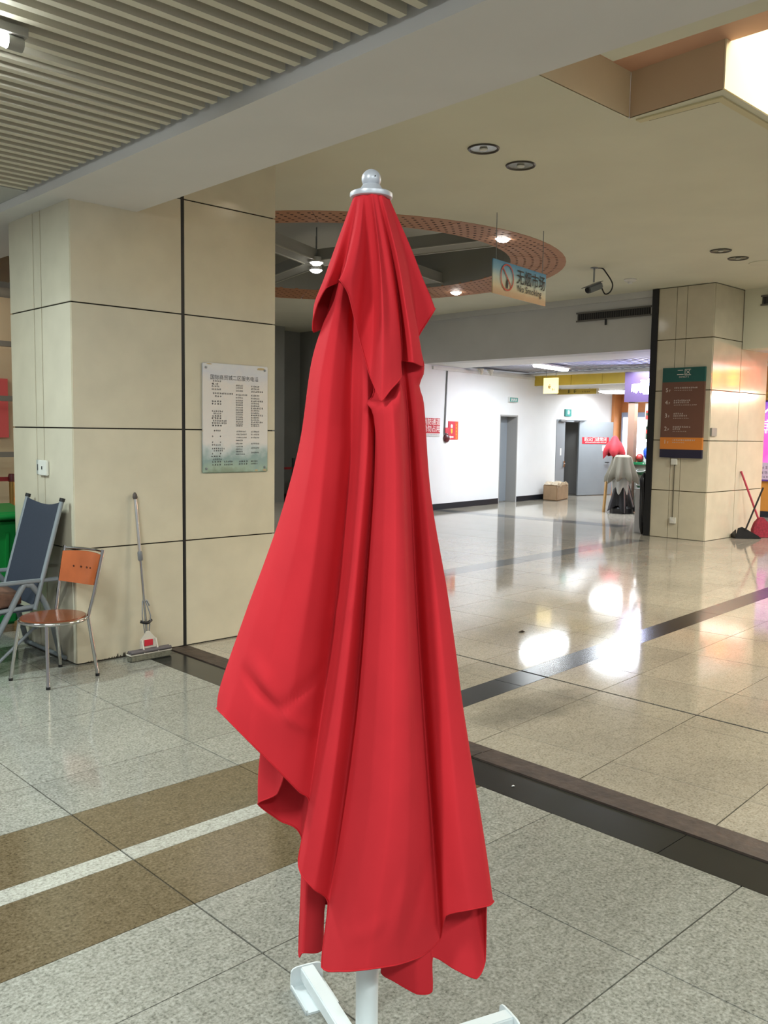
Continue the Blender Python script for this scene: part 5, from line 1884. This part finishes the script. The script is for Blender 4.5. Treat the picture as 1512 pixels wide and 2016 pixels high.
# carton by the wall
cbx = thing('carton', 'brown cardboard carton wrapped in tape on the floor by the white wall', 'carton', (16.75, 12.0, 0))
bA = Vector((16.62, 11.68, 0))
e1 = Vector((0.83, 0.28, 0))
e2_ = Vector((0.02, 0.40, 0))
bm = B()
lo, hi = [], []
for i in range(8):
    t = i / 7
    pass
obox(bm, bA + UP * 0.0, e1, e2_, UP * 0.36)
obj('carton_body', bm, mat('cardboard', '#9c8062', 0.8, noise=(5, 0.15)), cbx, bevel=0.02)
bm = B()
rn = random.Random(4)
gx = []
for i in range(9):
    row = []
    for j in range(6):
        p = bA + e1 * (i / 8) + e2_ * (j / 5) + UP * (0.352 + rn.uniform(0.0, 0.075) * (1 if 0 < i < 8 else 0.5))
        row.append(bm.verts.new(p))
    gx.append(row)
for i in range(8):
    for j in range(5):
        bm.faces.new((gx[i][j], gx[i + 1][j], gx[i + 1][j + 1], gx[i][j + 1]))
for i in range(8):
    a, b = gx[i][0], gx[i + 1][0]
    bm.faces.new((a, b, bm.verts.new(b.co - UP * rn.uniform(0.05, 0.11)), bm.verts.new(a.co - UP * rn.uniform(0.05, 0.11))))
obj('crumpled_wrap', bm, mat('wrap_film', '#c8b79c', 0.3, noise=(14, 0.25)), cbx)
bm = B()
p0 = bA + e1 * 1.004
obox(bm, p0 - e1 * 0.02 + UP * 0.01, e1.normalized() * 0.02, e2_ * 0.98, UP * 0.25)
obj('end_flap', bm, mat('pale_cardboard', '#c4a479', 0.8), cbx)

# ------------------------------------------------------------------ corridor lamps and hanging signs
TG = mat('corridor_glow', (1.0, 0.98, 0.95), 0.5, emit=16)
lt = thing('linear_lamp', 'lit linear lamp under the corridor ceiling left of the yellow fascia', 'lamp', (14.4, 10.35, 2.8))
bm = B()
obox(bm, (13.75, 10.17, 2.755), (1.32, 0.24, 0), (-0.02, 0.12, 0), (0, 0, 0.05))
obj('glowing_diffuser', bm, TG, lt, bevel=0.01)
bm = B()
obox(bm, (13.70, 10.13, 2.805), (1.44, 0.26, 0), (-0.04, 0.20, 0), (0, 0, 0.03))
obj('housing', bm, PAINT_WHITE, lt)
for f in (0.08, 0.9):
    bm = B()
    p = Vector((13.72 + 1.36 * f, 10.22 + 0.25 * f, 2.83))
    tube(bm, [p, p + UP * 0.2], 0.012, 8)
    obj('hanger', bm, PAINT_WHITE, lt)
area_light('corridor_lamp_light', (14.4, 10.3, 2.74), (1.35, 0.25), 75, (0.86, 0.94, 1.0))
ol = thing('oval_lamp', 'lit long oval lamp under the far white ceiling behind the stall sign', 'lamp', (18.9, 11.6, 2.5))
bm = B()
lathe(bm, [(0, -0.07), (0.30, -0.06), (0.42, -0.03), (0.45, 0.0), (0, 0.0)], (18.9, 11.65, 2.555), 32)
obj('glowing_diffuser', bm, TG, ol, smooth=True)
bm = B()
lathe(bm, [(0.45, -0.012), (0.52, -0.006), (0.52, 0.0), (0.45, 0.0)], (18.9, 11.65, 2.557), 32)
obj('rim', bm, ALU, ol, smooth=True)
area_light('corridor_lamp_light', (18.7, 11.4, 2.44), (0.9, 0.9), 75, (0.88, 0.95, 1.0))

y1_ = thing('hanging_sign', 'bright glowing yellow sign board hanging before the yellow fascia', 'sign', (15.9, 11.42, 2.36))
bm = B()
box(bm, 15.88, 15.93, 11.245, 11.60, 2.37, 2.70)
obj('lit_board', bm, mat('lit_yellow_board', (1.0, 0.80, 0.36), 0.5, emit=1.3), y1_)
print_lines([(0.12, 0.10, 0.10, 0.10, 1), (0.22, 0.06, 0.08, 0.05, 2)], (15.879, 11.60, 2.37), DR, DUp, mat('ochre_print', '#c08a35', 0.6), y1_, 'print', random.Random(8))
for yy in (11.30, 11.55):
    bm = B()
    tube(bm, [(15.905, yy, 2.70), (15.905, yy, 2.86)], 0.006, 6)
    obj('hanging_wire', bm, ALU, y1_)
y2_ = thing('hanging_sign', 'long yellow sign board with dark print hanging behind the fascia', 'sign', (17.5, 11.9, 2.42))
bm = B()
box(bm, 17.48, 17.53, 11.285, 12.50, 2.425, 2.545)
obj('board', bm, mat('yellow_sign', '#b59a3a', 0.5), y2_)
bm = B()
box(bm, 17.475, 17.48, 11.275, 11.30, 2.42, 2.55)
obj('lit_edge', bm, PAINT_WHITE, y2_)
print_lines([(0.42, 0.02, 0.10, 0.08, 1), (0.58, 0.02, 0.10, 0.08, 1), (0.82, 0.03, 0.22, 0.035, 4)], (17.479, 12.50, 2.43), DR, DUp, mat('olive_print', '#6b6128', 0.6), y2_, 'print', random.Random(5))
for yy in (11.5, 12.3):
    bm = B()
    tube(bm, [(17.505, yy, 2.545), (17.505, yy, 2.565)], 0.008, 6)
    obj('hanging_wire', bm, ALU, y2_)

# lit poster case on the orange wall
lc = thing('light_box', 'lit white poster case with grey frame on the orange end wall', 'light box', (20.75, 12.4, 1.0))
bm = B()
box(bm, 20.70, 20.795, 11.75, 12.60, 0.90, 2.09)
obj('frame', bm, mat('case_grey', '#8390a8', 0.4), lc)
bm = B()
box(bm, 20.685, 20.70, 11.80, 12.54, 0.95, 1.96)
obj('lit_face', bm, mat('case_glow', (0.92, 0.95, 1.0), 0.5, emit=3.0), lc)
bm = B()
box(bm, 20.45, 20.8, 12.66, 12.92, 0, 2.55)
tag(obj('trim_11', bm, mat('orange_pier', '#c98550', 0.4, noise=(6, 0.06))), 'orange wood pier at the end of the white wall', kind='structure')

# ------------------------------------------------------------------ shop stall
stall = thing('shop_stall', 'small lit shop stall with purple sign box and shelves behind far pillar', 'stall', (15.7, 8.95, 0))
bm = B()
box(bm, 15.55, 15.75, 8.30, 9.42, 2.145, 2.725)
sg_ = obj('sign_box', bm, mat('purple_sign', '#3c2b4e', 0.4), stall)
LED = mat('led_letters', (0.72, 0.74, 1.0), 0.5, emit=26)
print_lines([(0.18, 0.17, 0.42, 0.17, 3), (0.34, 0.30, 0.27, 0.12, 2)], (15.547, 9.42, 2.145), DR, DUp, LED, sg_, 'led_characters', random.Random(31))
bm = B()
prism(bm, [(15.546, 9.42 - x, 2.145 + z) for x, z in ((0.15, 0.20), (0.36, 0.22), (0.42, 0.14), (0.64, 0.14), (0.645, 0.45), (0.52, 0.44), (0.40, 0.36), (0.16, 0.34))], (-0.003, 0, 0))
obj('led_panel', bm, mat('led_panel_glow', (0.62, 0.66, 1.0), 0.5, emit=9), sg_)
ld = bpy.data.lights.new('stall_sign_light', 'AREA')
ld.shape, ld.size, ld.size_y, ld.energy, ld.color = 'RECTANGLE', 0.6, 0.25, 22, (0.55, 0.55, 1.0)
lo_ = bpy.data.objects.new('stall_sign_light', ld)
COL.objects.link(lo_)
lo_.location = (15.5, 8.9, 2.4)
lo_.rotation_euler = Vector((-1, -0.25, -0.1)).to_track_quat('-Z', 'Y').to_euler()
bm = B()
box(bm, 15.58, 15.70, 9.20, 9.34, 0, 2.145)
obj('post', bm, mat('post_wood', '#8c7060', 0.4), stall)
bm = B()
box(bm, 16.15, 16.2, 8.2, 9.3, 0.9, 2.14)
obj('back_panel', bm, mat('stall_white', '#e2e2da', 0.5), stall)
for z in (0.98, 1.40, 1.78):
    bm = B()
    box(bm, 15.75, 16.15, 8.25, 9.2, z, z + 0.03)
    obj('shelf', bm, PAINT_WHITE, stall)
bm = B()
box(bm, 15.60, 16.15, 8.25, 9.2, 0.93, 0.98)
ct = obj('counter_top', bm, mat('counter_green', '#1f7a4a', 0.4), stall)
print_lines([(0.2, 0.008, 0.2, 0.034, 4)], (15.598, 9.2, 0.935), DR, DUp, WHITE_PRINT, ct)
bm = B()
box(bm, 15.64, 16.12, 8.27, 9.18, 0.02, 0.93)
obj('counter_body', bm, mat('counter_grey', '#a8a79c', 0.5), stall)
bm = B()
box(bm, 15.62, 15.66, 8.4, 9.1, 1.385, 1.40)
obj('shelf_lamp', bm, mat('shelf_glow', (0.9, 0.97, 1.0), 0.5, emit=16), stall)
area_light('stall_lamp_light', (15.85, 8.75, 2.12), (0.3, 0.8), 22, (0.95, 1.0, 1.0))
rn = random.Random(21)
pal = ['#c9302f', '#f0efe6', '#2f8f4e', '#e8d9c2', '#d85b49', '#30483a', '#f2f2f2', '#b5402f', '#7fa98a', '#e6b9a8']
nm_ = {'#c9302f': 'red', '#f0efe6': 'ivory', '#2f8f4e': 'green', '#e8d9c2': 'beige', '#d85b49': 'coral', '#30483a': 'dark green', '#f2f2f2': 'white', '#b5402f': 'brick red', '#7fa98a': 'sage', '#e6b9a8': 'pink'}
spots_ = [('upper', 1.81, [9.10, 8.98, 8.86, 8.74, 8.62]), ('middle', 1.43, [9.08, 8.95, 8.83, 8.70, 8.58])]
i = 0
for lev, z, ys_ in spots_:
    for y in ys_:
        c = pal[i % len(pal)]
        i += 1
        h = rn.uniform(0.16, 0.27)
        w = 0.045
        pk = thing('package', '%s package on the %s shelf of the lit stall' % (nm_[c], lev), 'package', (15.95, y, z), 'packages on the stall shelves')
        bm = B()
        obox(bm, (15.90, y - w, z), (0.08, 0, 0), (0, 2 * w, 0), (0, 0, h))
        obj('carton_body', bm, mat('pack_' + c[1:], c, 0.5), pk, bevel=0.006)
        bm = B()
        obox(bm, (15.898, y - w * 0.8, z + h * 0.45), (0.002, 0, 0), (0, 1.6 * w, 0), (0, 0, h * 0.3))
        obj('paper_label', bm, mat('pack_' + pal[(i + 4) % 10][1:], pal[(i + 4) % 10], 0.5), pk)


def blob(name, c, r, m, label, cat, seed, amp=0.18):
    from mathutils import noise
    bm = B()
    bmesh.ops.create_icosphere(bm, subdivisions=3, radius=1)
    for v in bm.verts:
        k = 1 + amp * noise.noise(v.co * 2.2 + Vector((seed, 0, 0)))
        v.co = Vector((c[0] + v.co.x * r[0] * k, c[1] + v.co.y * r[1] * k, max(c[2] - r[2], c[2] + v.co.z * r[2] * k)))
    return tag(obj(name, bm, m, smooth='all'), label, cat)


blob('plastic_bag', (15.78, 8.94, 1.16), (0.10, 0.15, 0.135), mat('bag_blue', '#1f56d0', 0.35), 'bright blue plastic bag lying on the stall counter', 'bag', 3)
blob('plastic_bag', (15.72, 9.13, 1.06), (0.08, 0.07, 0.08), mat('bag_red', '#a8322f', 0.4), 'small red bag at the left end of the stall counter', 'bag', 5)
for z, y in ((0.78, 9.03), (0.52, 9.02), (0.30, 9.0)):
    t = thing('bowl', 'green and white bowl hung on the stall counter front, %s of three' % {0.78: 'top', 0.52: 'middle', 0.30: 'lowest'}[z], 'bowl', (15.6, y, z), 'bowls on the counter front')
    bm = B()
    lathe(bm, [(0.085, 0.03), (0.07, -0.015), (0.04, -0.04), (0.0, -0.045)], (15.615, y, z), 20, Vector((-0.25, 0, 1)))
    obj('bowl_body', bm, mat('bowl_green', '#2d6b45', 0.4), t, smooth=True)
    bm = B()
    lathe(bm, [(0.088, 0.03), (0.088, 0.045), (0.078, 0.045), (0.078, 0.03)], (15.615, y, z), 20, Vector((-0.25, 0, 1)))
    obj('rim', bm, PAINT_WHITE, t, smooth=True)

# goods before the stall: folded parasols and a red coat
def pleated(name, c, prof, folds, m, label, cat, seed=0, squash=1.0):
    """folded cloth: profile [(radius, z)] with pleats deepening downwards"""
    bm = B()
    n = 60
    rings = []
    for i, (r, z) in enumerate(prof):
        ring = []
        for k in range(n):
            a = 2 * PI * k / n
            d = 1 + 0.26 * (i / (len(prof) - 1)) * math.cos(folds * a + seed) + 0.10 * math.sin(2 * a + seed)
            zz = z - (0.05 * math.cos(folds * a + seed) + 0.03 * math.sin(3 * a + seed) if i == len(prof) - 1 else 0)
            ring.append(bm.verts.new((c[0] + r * d * math.cos(a), c[1] + r * d * math.sin(a) * squash, c[2] + zz)))
        rings.append(ring)
    for a, b in zip(rings, rings[1:]):
        for k in range(n):
            bm.faces.new((a[k], a[(k + 1) % n], b[(k + 1) % n], b[k]))
    bm.faces.new(rings[0])
    return bm


fu = thing('folded_parasol', 'grey canvas parasol folded over a black stand before the stall', 'parasol', (15.2, 9.2, 0))
FC = (15.2, 9.20, 0)
bm = pleated('canvas', FC, [(0.13, 1.12), (0.185, 1.08), (0.215, 0.95), (0.26, 0.80), (0.29, 0.69), (0.28, 0.64)], 9, None, '', '')
obj('canvas', bm, mat('grey_canvas', '#6f6a5c', 0.8), fu, smooth=True)
bm = pleated('strips', FC, [(0.16, 0.78), (0.19, 0.6), (0.17, 0.42), (0.11, 0.28)], 7, None, '', '', 1.0)
obj('lining', bm, mat('pale_canvas', '#b3b5b3', 0.8), fu, smooth=True)
bm = B()
tube(bm, [(15.2, 9.2, 0.02), (15.2, 9.2, 1.13)], 0.03, 12)
obj('pole', bm, BLACK, fu, smooth=True)
bm = pleated('black', (15.2, 9.18, 0), [(0.14, 0.55), (0.19, 0.36), (0.23, 0.15), (0.24, 0.09)], 6, None, '', '', 2.0)
obj('black_cover', bm, BLACK_SATIN, fu, smooth=True)
bm = B()
lathe(bm, [(0, 0), (0.22, 0), (0.22, 0.10), (0.18, 0.14), (0, 0.14)], (15.2, 9.18, 0), 24)
obj('stand_base', bm, BLACK_SATIN, fu, smooth=True)
rcx = pleated('red', (15.30, 9.44, 0), [(0.02, 1.49), (0.07, 1.45), (0.10, 1.39), (0.16, 1.33), (0.20, 1.24), (0.215, 1.16), (0.20, 1.11)], 5, None, '', '', 0.6, 0.9)
tag(obj('red_canvas_bundle', rcx, mat('red_bundle', '#a8242f', 0.8), smooth='all'), 'red folded canvas bundle hung above the grey folded parasol', 'canvas')
bm = B()
obox(bm, (15.06, 9.49, 0.0), (0.08, 0.08, 0), (0.02, -0.025, 0), (0.03, -0.02, 0.60))
tag(obj('wooden_board', bm, mat('board_wood', '#b08850', 0.6)), 'narrow upright wooden board left of the grey folded parasol', 'board')
bm = B()
box(bm, 15.16, 15.42, 8.50, 8.84, 0, 0.18)
tag(obj('black_crate', bm, BLACK_SATIN, bevel=0.02), 'low black crate on the floor before the stall', 'crate')

# ------------------------------------------------------------------ orange shop front right of the far pillar
bm = B()
box(bm, 16.7, 16.95, 4.6, 7.46, 0.10, 3.02)
shop = tag(obj('wall_right', bm, OR2), 'orange panelled shop front right of the far pillar', kind='structure')
bm = B()
box(bm, 16.68, 16.7, 4.6, 7.46, 0.0, 0.115)
tag(obj('baseboard_right', bm, BASEB), 'dark skirting under the orange shop front', kind='structure')
bm = B()
box(bm, 16.66, 16.699, 4.6, 7.27, 2.185, 2.335)
yb = tag(obj('yellow_name_strip', bm, mat('strip_yellow', '#e0ab45', 0.5)), 'yellow strip with small characters above the pink poster', 'sign')
print_lines([(0.06, 0.04, 0.5, 0.07, 5)], (16.659, 7.27, 2.185), DR, DUp, mat('strip_print', '#b98a34', 0.6), yb, 'print', random.Random(6))
pk = thing('poster_case', 'glowing pink and violet poster case on the orange shop front', 'poster', (16.68, 6.6, 0.69))
bm = B()
box(bm, 16.655, 16.699, 5.9, 7.25, 0.68, 2.18)
obj('frame', bm, mat('case_violet', '#6c4a9c', 0.4), pk)
PINK = bpy.data.materials.new('pink_print')
PINK.use_nodes = True
nt = PINK.node_tree
b_ = nt.nodes['Principled BSDF']
tc = nt.nodes.new('ShaderNodeTexCoord')
sp = nt.nodes.new('ShaderNodeSeparateXYZ')
nt.links.new(tc.outputs['Object'], sp.inputs[0])
nz = nt.nodes.new('ShaderNodeTexNoise')
nz.inputs['Scale'].default_value = 3
nt.links.new(tc.outputs['Object'], nz.inputs['Vector'])
ad = nt.nodes.new('ShaderNodeMath')
ad.operation = 'MULTIPLY_ADD'
ad.inputs[1].default_value, ad.inputs[2].default_value = 0.5, -0.25
nt.links.new(nz.outputs['Fac'], ad.inputs[0])
a2 = nt.nodes.new('ShaderNodeMath')
nt.links.new(sp.outputs['Z'], a2.inputs[0])
nt.links.new(ad.outputs[0], a2.inputs[1])
cr = nt.nodes.new('ShaderNodeValToRGB')
e = cr.color_ramp.elements
e[0].position, e[0].color = 0.1, lin('#d77fc0')
e[1].position, e[1].color = 0.98, lin('#8a55c4')
for p, c in ((0.35, '#cf4fae'), (0.6, '#d85fb8'), (0.8, '#c86fd0')):
    kk = e.new(p)
    kk.color = lin(c)
dv = nt.nodes.new('ShaderNodeMath')
dv.operation = 'DIVIDE'
dv.inputs[1].default_value = 1.5
nt.links.new(a2.outputs[0], dv.inputs[0])
nt.links.new(dv.outputs[0], cr.inputs['Fac'])
nt.links.new(cr.outputs['Color'], b_.inputs['Base Color'])
nt.links.new(cr.outputs['Color'], b_.inputs['Emission Color'])
b_.inputs['Emission Strength'].default_value = 0.9
bm = B()
box(bm, 16.645, 16.655, 5.93, 7.22, 0.71, 2.15)
obj('lit_print', bm, PINK, pk)
PW = mat('lit_white_print', (1.0, 0.95, 1.0), 0.5, emit=1.2)
text_part('宝丽', (16.644, 7.17, 1.64), DR, DUp, 0.16, PW, pk)
print_lines([(0.06, 0.86, 0.5, 0.05, 9)], (16.644, 7.22, 0.71), DR, DUp, PW, pk, 'print', random.Random(3))
bm = B()
for pts in (((0.0, 1.20), (0.16, 1.34), (0.30, 1.38), (0.30, 1.355), (0.17, 1.31), (0.0, 1.15)),):
    bm.faces.new([bm.verts.new((16.6435, 7.20 - x, 0.71 + z)) for x, z in pts])
obj('white_swoosh', bm, PW, pk)
bm = B()
cn = Vector((16.6438, 6.70, 1.26))
bm.faces.new([bm.verts.new(cn + Vector((0, 0.26 * math.cos(2 * PI * k / 24), 0.27 * math.sin(2 * PI * k / 24)))) for k in range(24)])
obj('printed_hair', bm, mat('print_navy', '#2e3f7a', 0.5), pk)
bm = B()
bm.faces.new([bm.verts.new(cn + Vector((-0.0006, 0.17 * math.cos(2 * PI * k / 24) - 0.03, 0.20 * math.sin(2 * PI * k / 24) - 0.06))) for k in range(24)])
obj('printed_face', bm, mat('print_skin', '#e6c3bd', 0.5), pk)
bm = B()
bm.faces.new([bm.verts.new((16.6437, 7.22 - x, 0.71 + z)) for x, z in ((0.0, 0.0), (0.55, 0.0), (0.55, 0.30), (0.04, 0.32), (0.0, 0.26))])
pnl = obj('pale_text_panel', bm, mat('print_pale', '#d5b9cd', 0.5), pk)
print_lines([(0.04, 0.20, 0.3, 0.05, 5), (0.03, 0.10, 0.36, 0.06, 6), (0.03, 0.03, 0.36, 0.04, 7)], (16.643, 7.22, 0.71), DR, DUp, mat('print_grey', '#8f7d88', 0.5), pk, 'print', random.Random(9))
bm = B()
box(bm, 16.60, 16.70, 7.30, 7.47, 2.05, 3.0)
tag(obj('red_door_curtain', bm, mat('maroon_cloth', '#7c1f22', 0.8)), 'dark red hanging banner at the edge of the orange shop front', 'banner')
# red shop sign farther right on the same front, mirrored in the pillar's polished side
rs = thing('shop_sign', 'long glowing red shop sign with yellow characters right of the shop front', 'sign', (16.6, 3.0, 2.4))
bm = B()
box(bm, 16.62, 16.75, 1.2, 4.55, 2.36, 3.25)
obj('sign_case', bm, mat('sign_red_glow', (0.85, 0.07, 0.03), 0.5, emit=8.0), rs)
print_lines([(0.25, 0.08, 2.9, 0.36, 7)], (16.615, 4.55, 2.36), DR, DUp, mat('sign_yellow_glow', (1.0, 0.55, 0.04), 0.5, emit=9.0), rs, 'lettering', random.Random(12))
bm = B()
box(bm, 16.56, 16.64, 1.2, 4.55, 2.22, 2.32)
obj('strip_lamp', bm, mat('strip_glow', (1.0, 0.93, 0.85), 0.5, emit=36), rs)
bm = B()
box(bm, 16.7, 16.95, -2.5, 4.6, 0.0, 3.3)
tag(obj('wall_right', bm, mat('cream_shop_wall', '#d8c8a8', 0.6)), 'cream shop front beyond the right edge', kind='structure')
# red beams of light strips on the low ceiling right of the pillar
for k, (x, lab) in enumerate(((14.2, 'nearer'), (14.9, 'farther'))):
    bm = B()
    box(bm, x, x + 0.10, 4.2, 5.9, 2.80, 2.86)
    tag(obj('red_ceiling_strip', bm, mat('strip_red', '#c23027', 0.5, emit=0.6)), '%s red strip on the low ceiling right of far pillar' % lab, 'strip')

# black bags standing by the unlit wall behind the parasol
bl = thing('barrier_belt', 'red belt stretched between black posts by the unlit wall', 'barrier', (11.6, 15.0, 0))
bm = B()
tube(bm, [(11.73, 15.0, 0.0), (11.73, 15.0, 0.92)], 0.03, 12)
obj('post', bm, BLACK, bl, smooth=True)
bm = B()
box(bm, 9.9, 11.73, 14.997, 15.003, 0.68, 0.73)
obj('belt', bm, mat('belt_red', '#8d1f22'), bl)
bm = B()
lathe(bm, [(0, 0), (0.16, 0), (0.16, 0.02), (0.03, 0.03), (0, 0.03)], (11.73, 15.0, 0), 20)
obj('post_base', bm, BLACK, bl, smooth=True)
blob('black_bag', (11.95, 14.72, 0.30), (0.16, 0.16, 0.30), BLACK_SATIN, 'black bag on the floor by the belt post behind the parasol', 'bag', 8, 0.25)

# crumbs of litter on the floor
for nm, c, r_, m, lab in (('litter_scrap', (5.37, 4.05), 0.030, mat('dry_leaf', '#3b2c20', 0.8), 'small dark crumpled scrap on the polished floor beyond the black band'),
                          ('paper_scrap', (2.961, 2.259), 0.008, PAINT_WHITE, 'tiny white paper scrap on the black kerb, nearer the parasol'),
                          ('paper_scrap', (3.101, 1.733), 0.007, PAINT_WHITE, 'tiny white paper scrap on the black kerb, farther right')):
    bm = B()
    rn = random.Random(int(c[0] * 100))
    ring = [bm.verts.new((c[0] + r_ * rn.uniform(0.5, 1.2) * math.cos(a), c[1] + r_ * rn.uniform(0.4, 1.0) * math.sin(a), 0.001 + r_ * rn.uniform(0, 0.4))) for a in [2 * PI * k / 9 for k in range(9)]]
    top = bm.verts.new((c[0], c[1], 0.002 + r_ * 0.5))
    bot = bm.verts.new((c[0], c[1], 0.0005))
    for k in range(9):
        bm.faces.new((ring[k], ring[(k + 1) % 9], top))
        bm.faces.new((ring[(k + 1) % 9], ring[k], bot))
    tag(obj(nm, bm, m), lab, 'litter')
